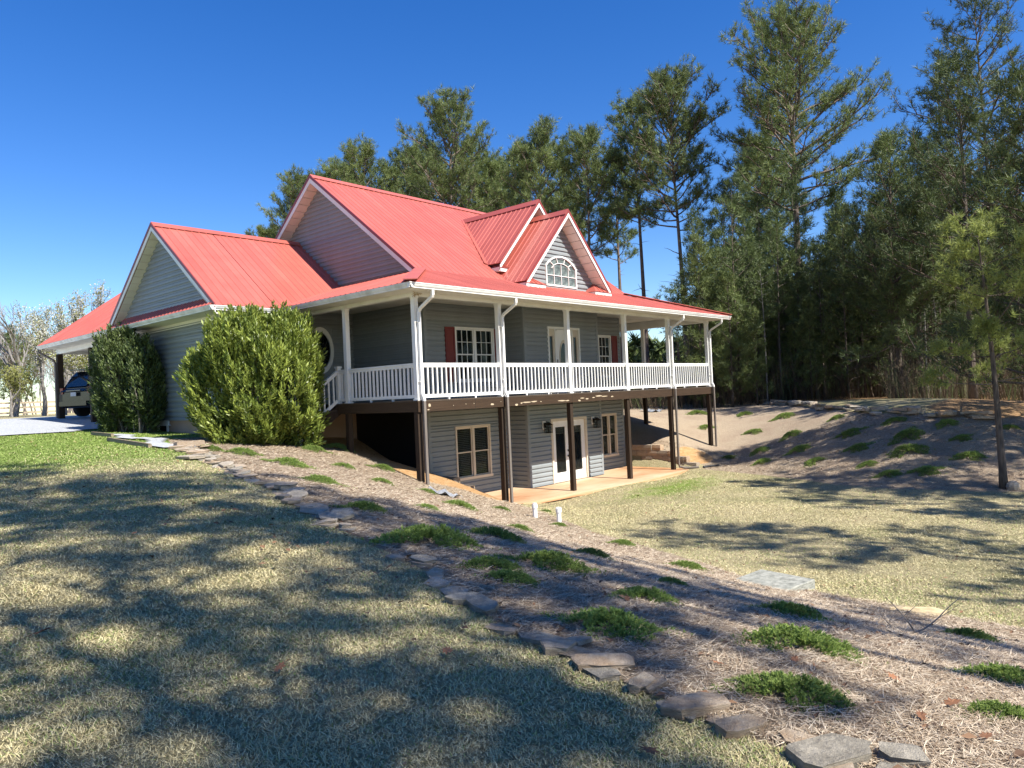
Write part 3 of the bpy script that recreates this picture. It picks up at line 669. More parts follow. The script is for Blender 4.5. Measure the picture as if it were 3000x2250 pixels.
def rake(p, q, out, h=.17):
    """white barge board with a red drip trim above it; p, q on the roof edge, out: unit vector away from the wall"""
    p = np.array(p, float); q = np.array(q, float); o = np.array(out, float)
    for nm, mt, z0, z1, d0, d1 in (('barge_board', 'white', -.055-h, -.055, 0, .025), ('rake_trim', 'red_trim', -.060, .045, .004, .040)):
        b = MB(); P = [p+o*d0+(0, 0, z0), q+o*d0+(0, 0, z0), q+o*d0+(0, 0, z1), p+o*d0+(0, 0, z1)]
        b.prism(P, o*(d1-d0)); b.build(nm, M[mt], house)
L = (-1, 0, 0); F = (0, -1, 0)
rake((RX0, JY-.1, zmain(0, JY-.1)), (RX0, RY, RZ), L); rake((RX0, RY, RZ), (RX0, 12.5, zmain(0, 12.5)), L)
rake((WRX, 5.02, EZ), (WRX, WRY, WRZ), L, .15); rake((WRX, WRY, WRZ), (WRX, 12.56, EZ), L, .15)
rake((fx0, FY, zfl(fx0, 0)), (DX, FY, FZ), F, .15); rake((DX, FY, FZ), (fx1, FY, zfl(fx1, 0)), F, .15)
rake((bx0, BYF, zbl(bx0, 0)), (DX, BYF, BZ), F, .15); rake((DX, BYF, BZ), (bx1, BYF, zbl(bx1, 0)), F, .15)
# gable walls with lap siding, cut to the roof's underside
TH = .24
wg = WF((MX-.04, 0), (0, 1), (-1, 0)); yg = lambda z: (RY-(RZ-TH-z)/RP, RY+(RZ-TH-z)/RP)
wall(wg, 0, 0, 3.30, RZ-TH-.01, span=lambda z: (max(yg(z)[0], 2.56), min(yg(z)[1], 12.2)), name='gable_wall')
wg2 = WF((-2.28, 0), (0, 1), (-1, 0)); wall(wg2, 0, 0, 2.95, WRZ-TH-.01, span=lambda z: (WRY-(WRZ-TH-z)/.76, WRY+(WRZ-TH-z)/.76), name='gable_wall')
AW = (7.36, 8.98, 3.70, 4.67)
wd = WF((0, BY), (1, 0), (0, -1)); dspan = lambda z: (DX-(FZ-TH-z)/FS, DX+(FZ-TH-z)/FS)
wall(wd, 0, 0, 3.42, FZ-TH-.01, openings=[(7.36, 8.98, 3.70, 4.42), (7.62, 8.72, 4.42, 4.62)], span=dspan, name='gable_wall')
wd2 = WF((0, 2.90), (1, 0), (0, -1)); wall(wd2, 0, 0, 4.0, BZ-TH-.01, span=lambda z: (DX-(BZ-TH-z)/BS, DX+(BZ-TH-z)/BS), name='gable_wall')
# arched window, every light its own pane
au0, au1, az0, azs, azt = 7.37, 8.97, 3.71, 4.33, 4.67; ac = (au0+au1)/2; R_ = ((au1-au0)**2/4+(azt-azs)**2)/(2*(azt-azs)); azc = azt-R_
arch = lambda u, r=R_: azc+math.sqrt(max(r*r-(u-ac)**2, 0))
def arcpts(r, n, ua, ub): return [(ua+(ub-ua)*i/n, arch(ua+(ub-ua)*i/n, r)) for i in range(n+1)]
b = MB(); n = 14
outer = [(au0-.055, az0-.055)]+[(au1+.055, az0-.055)]+list(reversed(arcpts(R_+.055, n, au0-.055, au1+.055))); inner = [(au0, az0), (au1, az0)]+list(reversed(arcpts(R_, n, au0, au1)))
k_ = len(outer)
vs = [wd.p(u, .06, z) for u, z in outer]+[wd.p(u, .06, z) for u, z in inner]+[wd.p(u, .0, z) for u, z in outer]+[wd.p(u, .012, z) for u, z in inner]
b.add(vs, [(i, (i+1) % k_, k_+(i+1) % k_, k_+i) for i in range(k_)]+[(i, 2*k_+i, 2*k_+(i+1) % k_, (i+1) % k_) for i in range(k_)]+[(k_+i, k_+(i+1) % k_, 3*k_+(i+1) % k_, 3*k_+i) for i in range(k_)])
aw = b.build('arched_window', M['white'], house)
b = MB(); wd.box(b, au0-.05, au1+.05, .006, .012, az0-.05, azs); b.prism([wd.p(u, .012, z) for u, z in [(au0-.03, azs), (au1+.03, azs)]+list(reversed(arcpts(R_, n, au0-.03, au1+.03)))], (0, .006, 0)); b.build('backing', M['glass_frost'], aw)
mu = MB(); uq = np.linspace(au0, au1, 5); z1_ = 4.03
wd.box(mu, au0, au1, .02, .045, z1_-.011, z1_+.011)
for u in uq[1:4]: wd.box(mu, u-.010, u+.010, .02, .044, az0, 4.40 if u != uq[2] else 4.44)
ra = .42; arcs = []
for i in range(16):
    a0 = math.pi*(.08+.84*i/16); a1 = math.pi*(.08+.84*(i+1)/16); f = lambda a: wd.p(ac+.52*math.cos(a), .032, 4.20+.27*math.sin(a)); mu.beam(f(a0), f(a1), .024, .022, (0, 0, 1.0001))
for a in (.22, .40, .60, .78):
    q = math.pi*a; p0 = (ac+.52*math.cos(q), 4.20+.27*math.sin(q)); p1u = ac+.74*math.cos(q)*1.05; mu.beam(wd.p(p0[0], .032, p0[1]), wd.p(p1u, .032, arch(p1u)+.0), .022, .022)
mu.build('muntin', M['white'], aw)
for i in range(4):
    for e, f in ((az0+.01, z1_-.02), (z1_+.02, 4.32 if i in (0, 3) else 4.40)):
        bb = MB(); wd.box(bb, uq[i]+.018, uq[i+1]-.018, .014, .019, e, f); bb.build('pane', M['glass_frost'], aw)
# boxed eave returns at the foot of the gables
def ereturn(x0, x1, y0, y1, z0, h, rise, hipx):
    b = MB(); b.box(x0, x1, y0, y1, z0, z0+h); r_ = b.build('eave_return', M['white'], house)
    b = MB(); e = .03; zt = z0+h+.006
    A = [(x0-e, y0-e, zt), (x1+e, y0-e, zt), (x1+e, y1, zt), (x0-e, y1, zt)]
    top = [(hipx[0], y1, zt+rise), (hipx[1], y1, zt+rise)]
    b.add(A+top, [(0, 1, 5, 4), (1, 2, 5), (0, 4, 3), (3, 4, 5, 2), (3, 2, 1, 0)]); rr = b.build('return_roof', M['red'], r_)
    for k in range(1, 4):
        b = MB(); t_ = k/4; b.beam((x0+(x1-x0)*t_, y0-e, zt+.012), (hipx[0]+(hipx[1]-hipx[0])*t_, y1, zt+rise+.012), .025, .02); b.build('rib', M['red'], r_)
ereturn(fx0+.02, 6.72, FY-.02, BY-.02, 3.42, .13, .38, (fx0+.35, 6.15)); ereturn(9.50, fx1-.02, FY-.02, BY-.02, 3.42, .13, .38, (10.05, fx1-.35))
ereturn(bx0+.02, 6.45, BYF-.02, 2.88, 4.12, .12, .25, (bx0+.25, 6.2))
b = MB(); b.box(fx0-.01, fx0+.30, FY+.02, 1.95, 3.44, 3.56); b.box(bx0-.01, bx0+.28, BYF+.02, 3.0, 4.14, 4.26); b.build('eave_box', M['soffit'], house)
# soffit boards on the raking overhangs
def soff(p, q, inn, wdt):
    """strips of soffit board under a rake, one mesh per overhang"""
    p = np.array(p, float); q = np.array(q, float); inn = np.array(inn, float); L_ = np.linalg.norm(q-p); n = max(2, int(L_/.30)); b = MB()
    for i in range(n):
        a = p+(q-p)*(i/n+.012/L_); c = p+(q-p)*((i+1)/n-.012/L_); b.prism([a, c, c+inn*wdt, a+inn*wdt], (0, 0, -.015))
    b.build('rake_soffit', M['soffit'], house)
dz = np.array((0, 0, -.22))
soff((RX0+.01, RY, RZ)+dz, (RX0+.01, 12.5, zmain(0, 12.5))+dz, (1, 0, 0), .40); soff((RX0+.01, RY, RZ)+dz, (RX0+.01, JY, zmain(0, JY))+dz, (1, 0, 0), .40)
soff((WRX+.01, WRY, WRZ)+dz, (WRX+.01, 12.5, EZ)+dz, (1, 0, 0), .30); soff((WRX+.01, WRY, WRZ)+dz, (WRX+.01, 5.1, EZ)+dz, (1, 0, 0), .30)
soff((DX, FY+.01, FZ)+dz, (fx1, FY+.01, zfl(fx1, 0))+dz, (0, 1, 0), .47); soff((DX, FY+.01, FZ)+dz, (fx0, FY+.01, zfl(fx0, 0))+dz, (0, 1, 0), .47)
soff((DX, BYF+.01, BZ)+dz, (bx1, BYF+.01, zbl(bx1, 0))+dz, (0, 1, 0), .39); soff((DX, BYF+.01, BZ)+dz, (bx0, BYF+.01, zbl(bx0, 0))+dz, (0, 1, 0), .39)
# gutters: K profile
def gutter(p, q, out, mat='white'):
    p = np.array(p, float); q = np.array(q, float); o = np.array(out, float)
    prof = [(.0, -.125), (.070, -.125), (.072, -.092), (.088, -.085), (.108, -.045), (.110, -.025), (.122, -.022), (.124, 0), (.112, .002), (.110, -.012), (.0, -.02)]
    b = MB(); n = len(prof); vs = [tuple(e+o*(d-.10)+np.array((0, 0, z))) for e in (p, q) for d, z in prof]
    fs = [tuple(range(n)), tuple(range(2*n-1, n-1, -1))]+[(i, (i+1) % n, (i+1) % n+n, i+n) for i in range(n)]
    b.add(vs, fs); g = b.build('gutter', M[mat], house); return g
GZ_ = EZ-.01
gutter((-EO-.01, -EO, GZ_), (P5X+EO+.01, -EO, GZ_), F); gutter((-EO, -EO-.01, GZ_), (-EO, 5.04, GZ_), L, 'gutter')
gutter((CX, 5.04, GZ_), (-EO-.02, 5.04, GZ_), F); gutter((CX, 5.03, GZ_), (CX, 19.63, GZ_), L, 'gutter')
# level soffits, porch ceiling and beams
SO = 2.665
def slab(name, mat, *bx): b = MB(); [b.box(*x) for x in bx]; return b.build(name, M[mat], house)
slab('eave_soffit', 'soffit', (-.66, P5X+.66, -.64, -.09, SO, SO+.02), (-.66, -.09, -.09, 5.10, SO+.001, SO+.021), (P5X+.09, P5X+.66, -.09, 6, SO+.001, SO+.021), (-2.63, -.09, 5.10, WY, SO, SO+.02), (-2.63, WX, WY, 19.6, SO+.001, SO+.021))
b = MB()
for i in range(60): b.box(-.6+i*.28, -.592+i*.28, -.63, -.10, SO-.006, SO)
b.build('soffit_joint', M['soffit'], house)
slab('porch_ceiling', 'soffit', (-.02, P5X+.02, -.02, MY, CEIL, CEIL+.03), (-.02, MX, MY, WY, CEIL+.001, CEIL+.031), (MXR, P5X+.02, MY, 6.0, CEIL+.001, CEIL+.031))
slab('porch_beam', 'white', (-.08, P5X+.08, -.08, .08, 2.57, CEIL), (-.079, .079, .08, 5.9, 2.571, CEIL), (P5X-.079, P5X+.079, .08, 6.0, 2.571, CEIL))
slab('rake_blocking', 'dark', (2.7, 12.6, 2.7, 12, 2.95, 3.5))
# carport: header, ceiling, posts
slab('carport_header', 'white', (WX-.07, WX+.07, 12.3, 19.5, 2.47, 2.66), (WX+.07, 5.0, 19.36, 19.5, 2.47, 2.66))
slab('carport_ceiling', 'soffit', (WX+.07, 5.0, 12.45, 19.36, 2.60, 2.64))
for x, y in ((WX, 19.4), (WX, 15.85), (5.0, 19.4)):
    b = MB(); b.box(x-.1, x+.1, y-.1, y+.1, gz(x, y)-.2, 2.47); b.build('carport_post', M['post'], house)
b = MB(); b.box(CRX-3.8, CRX+3.8, 19.42, 19.46, 2.66, 2.70); P_ = [(CRX-3.75, 19.44, 2.66), (CRX+3.75, 19.44, 2.66), (CRX, 19.44, WRZ-.16)]; b.prism(P_, (0, .08, 0)); b.build('gable_wall', M['siding'], house)

# ------------------------------------------------------------------ porch
b = MB(); y = .0
slab('deck_frame', 'beam', (.08, P5X-.08, .10, 2.4, -.22, -.06)); 
for i in range(17):
    b = MB(); yy = -.09+i*.150
    b.box(-.10, P5X+.10, yy, yy+.142, -.035, 0); b.build('deck_board', M['deck'], house)
slab('deck_floor', 'deck', (-.10, MX, 2.47, 5.93, -.036, -.001), (MXR, P5X+.10, 2.47, 6.0, -.036, -.001), (-.05, MX, 2.47, 5.93, -.2, -.04))
b = MB()
b.box(-.085, P5X+.085, -.085, -.045, -.285, -.037); rim = b.build('rim_beam', M['beam'], house)
b = MB(); b.box(-.084, -.045, -.045, 5.9, -.284, -.037); b.build('rim_beam', M['beam_y'], house)
b = MB(); b.box(P5X+.045, P5X+.084, -.045, 6.0, -.284, -.037); b.build('rim_beam', M['beam_y'], house)
for x in (3.03, 6.14, 9.33, 12.25, 1.9, 13.7): slab('beam_joint', 'black', (x-.003, x+.003, -.088, -.084, -.283, -.04))
for (x, z, w_2, h_2) in ((.28,-.13,.05,.05),(.24,-.24,.04,.02),(2.55,-.20,.07,.03),(3.55,-.25,.07,.03),(3.75,-.215,.05,.02),(4.0,-.20,.22,.018),(4.3,-.19,.16,.02),(4.62,-.20,.04,.014),(5.6,-.21,.22,.02),(5.9,-.22,.10,.018),(6.5,-.24,.07,.025),(6.65,-.17,.12,.014),(6.9,-.20,.09,.018),(7.25,-.17,.08,.015),(7.55,-.13,.20,.022),(7.85,-.15,.18,.014),(8.3,-.17,.07,.022),(1.1,-.17,.012,.012),(1.55,-.15,.012,.012),(1.85,-.15,.014,.012),(2.9,-.14,.012,.012)):
    b = MB(); n = 9; pts = [(x+w_2*math.cos(2*math.pi*i/n)*random.uniform(.7, 1.2), -.0885, z+h_2*math.sin(2*math.pi*i/n)*random.uniform(.6, 1.2)) for i in range(n)]
    b.prism(pts, (0, .005, 0)); b.build('peeled_patch', M['peel'], rim)
def base_z(x, y): return gz(x, y)
LOW = {0: -2.08, 1: -2.95, 2: -3.0, 3: -3.0, 4: -3.0, 5: -2.45}
UP_ = [(x, 0.) for x in POSTX]+[(0, 2.85), (P5X, 2.95), (P5X, 5.9)]
for i, (x, y) in enumerate(UP_):
    b = MB(); s = .065; b.box(x-s, x+s, y-s, y+s, .0, 2.57); o = b.build('porch_post', M['white'], house)
    b = MB(); b.box(x-.085, x+.085, y-.085, y+.085, .0, .035); b.box(x-.08, x+.08, y-.08, y+.08, 2.53, 2.569); b.build('post_collar', M['white'], o)
    b = MB(); zb_ = min(LOW.get(i, 99), base_z(x, y)-.1); b.box(x-.07, x+.07, y-.04, y+.10, zb_-.1 if i > 5 else zb_, -.286); b.build('lower_post', M['post'], house)
b = MB(); b.box(-.07, .07, 5.75, 5.89, -1.6, -.286); b.build('lower_post', M['post'], house)
def railing(p, q, n, feet=2, z=0., slope_=0.):
    """top rail as the part; bottom rail, balusters and feet under it"""
    p = np.array(p, float); q = np.array(q, float); d = (q-p)/np.linalg.norm((q-p)[:2]); 
    lift = lambda t_, h: p+(q-p)*t_+np.array((0, 0, h))
    b = MB(); b.beam(lift(0, .905), lift(1, .905), .085, .045); b.beam(lift(0, .85), lift(1, .85), .05, .062); o = b.build('railing', M['white'], house)
    b = MB(); b.beam(lift(0, .10), lift(1, .10), .05, .085); b.build('bottom_rail', M['white'], o)
    for i in range(n):
        t_ = (i+.75)/(n+.5); c = lift(t_, 0); b = MB(); b.box(c[0]-.020, c[0]+.020, c[1]-.020, c[1]+.020, c[2]+.14, c[2]+.825); b.build('baluster', M['white'], o)
    for i in range(feet):
        c = lift((i+1)/(feet+1), 0); b = MB(); b.box(c[0]-.025, c[0]+.025, c[1]-.025, c[1]+.025, c[2], c[2]+.06); b.build('rail_foot', M['white'], o)
    return o
for a, c in zip(POSTX, POSTX[1:]): railing((a+.065, 0, 0), (c-.065, 0, 0), 18)
railing((0, .065, 0), (0, 2.785, 0), 17); railing((P5X, .065, 0), (P5X, 2.88, 0), 17); railing((P5X, 3.02, 0), (P5X, 5.83, 0), 17)
railing((0, 2.92, 0), (0, 3.22, 0), 2, 0)
# stairs down from the porch's left side
b = MB(); NS = 5
for y in (3.30, 5.55): b = MB(); b.beam((.0, y, -.16), (-1.30, y, -1.0), .05, .24); st = b.build('stair_stringer', M['post'], house)
for i in range(NS):
    b = MB(); x = -.10-i*.26; z = -.17*(i+1); b.box(x-.27, x, 3.27, 5.58, z-.035, z); b.build('stair_tread', M['deck'], st)
for y in (3.30, 5.55):
    b = MB(); b.box(-.055, .055, y-.055, y+.055, 0, .98); b.box(-.075, .075, y-.075, y+.075, .98, 1.03); b.build('newel_post', M['white'], house)
    railing((-.06, y, -.02), (-1.22, y, -.84), 7, 0)
    b = MB(); b.box(-1.33, -1.22, y-.055, y+.055, -1.35, .12); b.build('newel_post', M['white'], house)
# downspouts: white above the deck, brown below
def spout(x, zg, jog=-.20, elbow=False):
    b = MB(); b.tube([(x, -.66, 2.68), (x, -.66, 2.53), (x, -.64, 2.49), (x, -.20, 2.26), (x, -.135, 2.18), (x, -.125, .16), (x, -.19, .03), (x, -.19, -.03)], .052, 4, True, 1.0, .80)
    b.box(x-.06, x+.06, -.13, -.06, 1.93, 1.95); b.box(x-.06, x+.06, -.13, -.06, .45, .47); b.build('downspout', M['white'], house)
    b = MB(); pth = [(x, -.19, -.02), (x, -.19, zg+.25)]
    if elbow: pth += [(x, -.22, zg+.12), (x+.12, -.36, zg+.06), (x+.55, -.70, zg+.05)]
    else: pth += [(x, -.19, zg)]
    b.tube(pth, .052, 4, True, 1.0, .80); b.build('lower_downspout', M['drain'], house)
spout(.02, -2.12); spout(3.05, -3.0); spout(12.27, -3.0, elbow=True); spout(P5X+.02, -2.5)
b = MB(); b.tube([(CX+.05, 19.55, 2.68), (CX+.05, 19.55, 2.55), (WX-.25, 19.42, 2.25), (WX-.16, 19.40, 2.1), (WX-.16, 19.40, gz(WX, 19.4)+.05)], .05, 4); b.build('downspout', M['drain'], house)
b = MB(); b.tube([(12.82, -.88, -2.94), (13.35, -1.25, -2.92)], .055, 8); b.build('drain_hose', M['black'], house)

# ------------------------------------------------------------------ things in the garden
def hit(u, v, t0=2., t1=140.):
    """where the photograph's pixel meets the ground"""
    k = pix_ray(u, v); t_ = np.linspace(t0, t1, 6000); P = CAM[None]+k[None]*t_[:, None]; g = ground(P[:, 0], P[:, 1]); i = np.argmax(P[:, 2] <= g)
    return P[i]
# nest of twigs wedged at the porch corner
b = MB()
for i in range(14):
    a = random.uniform(0, 6.3); p = np.array((-.03+random.uniform(-.05, .05), -.13, 2.585)); q = p+np.array((math.cos(a)*.14, -.04+math.sin(a)*.06, random.uniform(-.06, .07))); b.tube([p, (p+q)/2+np.array((0, 0, .03)), q], .007, 4)
tag(b.build('bird_nest', M['peel']), 'tangle of dry twigs wedged atop the porch corner post under the eave', 'nest')
# dry-laid stone edging: flat field stones, each one a part
def stone_piece(c, lx, ly, h, yaw, tilt=(0, 0), seed=0):
    r = random.Random(seed); n = r.randint(5, 8); pts = []
    for i in range(n):
        a = 2*math.pi*i/n+r.uniform(-.25, .25); k = r.uniform(.82, 1.12); pts.append((lx/2*k*np.sign(math.cos(a))*abs(math.cos(a))**.6, ly/2*k*np.sign(math.sin(a))*abs(math.sin(a))**.6))
    Rm = Matrix.Rotation(yaw, 3, 'Z') @ Matrix.Rotation(tilt[0], 3, 'X') @ Matrix.Rotation(tilt[1], 3, 'Y'); vs = []
    for z, k in ((-h*.5, .96), (h*.42, 1.01), (h*.5, .985)):
        for x, y in pts:
            q = Rm @ Vector((x*k+r.uniform(-.012, .012), y*k+r.uniform(-.012, .012), z+r.uniform(-.08, .08)*h)); vs.append((c[0]+q.x, c[1]+q.y, c[2]+q.z))
    fs = [tuple(reversed(range(n)))]+[(k*n+i, k*n+(i+1) % n, (k+1)*n+(i+1) % n, (k+1)*n+i) for k in range(2) for i in range(n)]+[tuple(range(2*n, 3*n))]
    return MB().add(vs, fs)
def along(pts, step, jit):
    out = []; P = [np.array(p[:2]) for p in pts]; seg = [np.linalg.norm(b_-a) for a, b_ in zip(P, P[1:])]; s = 0; tot = sum(seg)
    while s < tot:
        k = s; i = 0
        while i < len(seg)-1 and k > seg[i]: k -= seg[i]; i += 1
        d = (P[i+1]-P[i])/seg[i]; out.append((P[i]+d*k, math.atan2(d[1], d[0]))); s += step*random.uniform(1-jit, 1+jit)
    return out
se = empty('stone_edging', (-7, -7, gz(-7, -7)), 'long loose row of flat field stones between lawn and pine-straw bank', 'stone edging')
sd = 0
for p, a in along(BORDER[1:15], .27, .3):
    dist = np.linalg.norm(p-CAM[:2]); gap = (abs(p[1]+8.3) < .55)
    if gap: continue
    for k in range(random.choice((1, 1, 2) if dist < 7.5 else (1, 2, 2, 3))):
        sd += 1; sc = random.uniform(.75, 1.25); q = p+np.array((random.uniform(-.10, .10), random.uniform(-.08, .08)))+k*np.array((.10, .05))
        h = random.uniform(.022, .050)
        stone_piece((q[0], q[1], gz(*q)+.002+k*.030), random.uniform(.17, .30)*sc*(1.5 if dist > 8 else 1), random.uniform(.11, .19)*sc*(1.7 if dist > 8 else 1), h, a+random.uniform(-.5, .5), (random.uniform(-.16, .16), random.uniform(-.12, .12)), sd).build('stone', M['stone'], se)
for (u, v, lx, ly, yw, tl) in ((1770,1958,.40,.20,-.75,.05),(1635,1912,.26,.16,-.6,.1),(2035,2085,.44,.20,-.5,-.06),(1880,2020,.26,.08,.2,.25),(2170,2150,.30,.12,-.45,.1),(2440,2225,.50,.22,-.40,.02),(1360,1765,.28,.15,-.7,.08)):
    p = hit(u, v); sd += 1; stone_piece((p[0], p[1], p[2]+.028), lx*.85, ly*.9, .045, yw, (tl, .05), sd).build('stone', M['stone'], se)
# flagstone landing at the edging's top end
for (u, v) in ((545,1322),(575,1330),(520,1315),(560,1345),(600,1345)):
    p = hit(u, v); sd += 1; stone_piece((p[0], p[1], p[2]+.04), .62, .45, .05, random.uniform(0, 3), (0, 0), sd).build('stone', M['stone'], se)
fe = empty('stone_edging', (18, -4, gz(18, -4)), 'low broken row of pale stones along the top of the far shaded bank', 'stone edging')
for p, a in along(RCREST[1:6], .50, .35):
    for k in range(2):
        if random.random() < .12: continue
        sd += 1; q = p+np.array((random.uniform(-.2, .2), random.uniform(-.2, .2)))
        stone_piece((q[0], q[1], gz(*q)+.05+.10*k), random.uniform(.4, .8), random.uniform(.25, .45), random.uniform(.06, .12), a+random.uniform(-.5, .5), (random.uniform(-.15, .15), random.uniform(-.1, .1)), sd).build('stone', M['stone'], fe)
# retaining walls of split blocks
def blockwall(name, label, x0, ends, z0, ch, face, ystart):
    r_ = empty(name, (x0, 1.0, z0), label, 'retaining wall')
    for i, ye in enumerate(ends):
        y = ystart-(i % 2)*.22; z = z0+i*ch
        while y > ye+.05:
            L_ = min(.45, y-ye); b = MB(); j = random.uniform(-.018, .018); e = .010
            xa, xb = (x0+j, x0+.28) if face < 0 else (x0-.28, x0+j)
            vs = [(xa+(e if face < 0 else 0), y-L_+e, z+.004), (xb-(0 if face < 0 else e), y-L_+e, z+.004), (xb-(0 if face < 0 else e), y-e, z+.004), (xa+(e if face < 0 else 0), y-e, z+.004)]
            vs += [(p[0], p[1], z+ch*.5) for p in ((xa, y-L_+.004), (xb, y-L_+.004), (xb, y-.004), (xa, y-.004))]+[(p[0]+random.uniform(-.006, .006), p[1], z+ch-.003) for p in vs[:4]]
            b.add(vs, [(3,2,1,0)]+[(k*4+m, k*4+(m+1) % 4, (k+1)*4+(m+1) % 4, (k+1)*4+m) for k in range(2) for m in range(4)]+[(8,9,10,11)]); b.build('block', M['block'], r_); y -= L_
    return r_
blockwall('retaining_wall', 'stepped tan block retaining wall at the shaded end of the patio', 12.92, [-.55, -.15, .42, .95], -3.02, .215, -1, 2.45)
blockwall('retaining_wall', 'short stepped stone retaining wall holding orange dirt below the basement window', 3.10, [.75, 1.25, 1.85], -2.96, .215, 1, 2.45)
# concrete tank lid on the lower lawn
g = -3.0; b = MB()
Q = [np.array(p) for p in ((-1.72, -8.86), (-.90, -8.95), (-1.08, -9.84), (-1.90, -9.72))]; c0 = sum(Q)/4
zt = sum(gz(*p) for p in Q)/4
vs = [(*(p*1.0), zt-.12) for p in Q]+[(*p, zt+.065) for p in Q]+[(*(p+(c0-p)*.015), zt+.075) for p in Q]
b.add(vs, [(3,2,1,0)]+[(k*4+m, k*4+(m+1) % 4, (k+1)*4+(m+1) % 4, (k+1)*4+m) for k in range(2) for m in range(4)]+[(8,9,10,11)][::1])
sl_ = b.build('concrete_lid', M['concrete']); tag(sl_, 'square lichen-grey concrete tank lid lying at the edge of the tan lawn', 'slab')
# white clean-out pipes
for (u, v, lab) in ((1568,1516,'white plastic clean-out pipe with a flat cap, the one closer to the brown porch posts'), (1638,1529,'white plastic clean-out pipe with a flared domed cap, the one farther from the porch posts')):
    p = hit(u, v); e = empty('cleanout_pipe', tuple(p), lab, 'pipe')
    b = MB(); b.tube([(p[0], p[1], p[2]-.1), (p[0], p[1], p[2]+.26)], .055, 14); b.build('pipe', M['pvc'], e, smooth=False)
    b = MB(); b.tube([(p[0], p[1], p[2]+.22), (p[0], p[1], p[2]+.30)], .068, 14); b.tube([(p[0], p[1], p[2]+.30), (p[0], p[1], p[2]+.335)], [.074, .055] if 'domed' in lab else .05, 14); b.build('cap', M['pvc'], e)
# flat yellow stone, twiggy dead branch and a boulder
p = hit(2690, 1795); b = stone_piece((p[0], p[1], p[2]+.006), .80, .42, .04, -1.1, (0, 0), 903); tag(b.build('flat_stone', M['yellow_stone']), 'flat pale yellow stone sunk in the pine straw beside a bare twig', 'stone')
p = hit(2680, 1860); b = MB()
def bend(p, dirv, L_, r0, n=7):
    pts = [np.array(p, float)]; d = np.array(dirv, float); d /= np.linalg.norm(d)
    for i in range(n): d = d+rng.normal(0, .12, 3)+np.array((0, 0, .07)); d /= np.linalg.norm(d); pts.append(pts[-1]+d*L_/n)
    b.tube(pts, [r0*(1-.8*i/n) for i in range(n+1)], 5)
    return pts
for dv, L_ in (((-.75, .55, .12), .62), ((-.25, .1, .40), .48), ((.75, -.55, .22), .62), ((-.5, .6, .15), .4)): q = bend(p+(0, 0, .02), dv, L_, .008); bend(q[3], (dv[0]+.4, dv[1]-.3, .2), L_*.4, .004)
tag(b.build('dead_branch', M['twig']), 'bare forked dead branch sprawled on the pine straw by the yellow stone', 'branch')
p = hit(2968, 1432); b = MB(); b.ell((p[0], p[1], p[2]+.06), (.20, .16, .15), 9, 6); o = b.build('boulder', M['stone']); tag(o, 'small pale rounded rock beside the leaning pine trunk', 'rock')
# grey landscape cloth showing at the post foot and at the far slope
for (u, v, s_, lab) in ((1305,1450,.5,'torn grey landscape cloth poking out of the bank below the corner post'), (1912,1205,.8,'crumpled grey landscape cloth under the far porch corner')):
    p = hit(u, v); n = 7; vs = []
    for j in range(n):
        for i in range(n): x = p[0]+(i/(n-1)-.5)*s_*1.4; y = p[1]+(j/(n-1)-.5)*s_; vs.append((x, y, gz(x, y)+.05+.06*math.sin(i*1.7+j)*math.cos(j*2.1)))
    b = MB(); b.add(vs, [(j*n+i, j*n+i+1, (j+1)*n+i+1, (j+1)*n+i) for j in range(n-1) for i in range(n-1)]); tag(b.build('landscape_cloth', M['mesh_grey']), lab, 'cloth')
# edging timbers by the gravel path
for k, (pa, pb, lab) in enumerate((((270,1274),(330,1280),'short weathered timber edging beside the gravel drive'), ((318,1292),(440,1312),'long weathered timber lying between green lawn and gravel path'))):
    a = hit(*pa); c = hit(*pb); b = MB(); b.beam(a+(0, 0, .04), c+(0, 0, .04), .08, .07); b.beam(a+(0, 0, .088), c+(0, 0, .088), .07, .008); tag(b.build('edging_timber', M['timber']), lab, 'timber')
drape('gravel_path', [tuple(hit(u, v)[:2]) for u, v in ((300,1278),(390,1290),(470,1318),(560,1325),(600,1318),(520,1300),(430,1282),(350,1272))], M['gravel'], .035, .15)
p = hit(555, 1310); b = MB(); b.box(p[0]-.32, p[0]+.32, p[1]-.09, p[1]+.09, p[2], p[2]+.13); b.box(p[0]-.30, p[0]+.30, p[1]-.08, p[1]+.08, p[2]+.13, p[2]+.14); tag(b.build('step_block', M['block']), 'pale cut stone step at the foot of the big leafy shrub', 'step')
# three-rail fence far behind the drive
fp = [np.array((-9.5, 52.)), np.array((9.5, 58.))]; fd_ = (fp[1]-fp[0])/np.linalg.norm(fp[1]-fp[0]); fl = np.linalg.norm(fp[1]-fp[0])
fen = empty('rail_fence', (0, 55, gz(0, 55)), 'pale wooden three-rail fence beyond the gravel drive', 'fence'); s = 0
while s < fl:
    q = fp[0]+fd_*s; z = gz(*q); b = MB(); b.box(q[0]-.075, q[0]+.075, q[1]-.075, q[1]+.075, z-.2, z+1.25); b.build('fence_post', M['rail_wood'], fen)
    q2 = fp[0]+fd_*min(s+2.7, fl); z2 = gz(*q2)
    for h in (.32, .74, 1.13):
        b = MB(); b.beam((q[0], q[1]-.09, z+h), (q2[0], q2[1]-.09, z2+h), .045, .15); b.build('fence_rail', M['rail_wood'], fen)
    s += 2.7
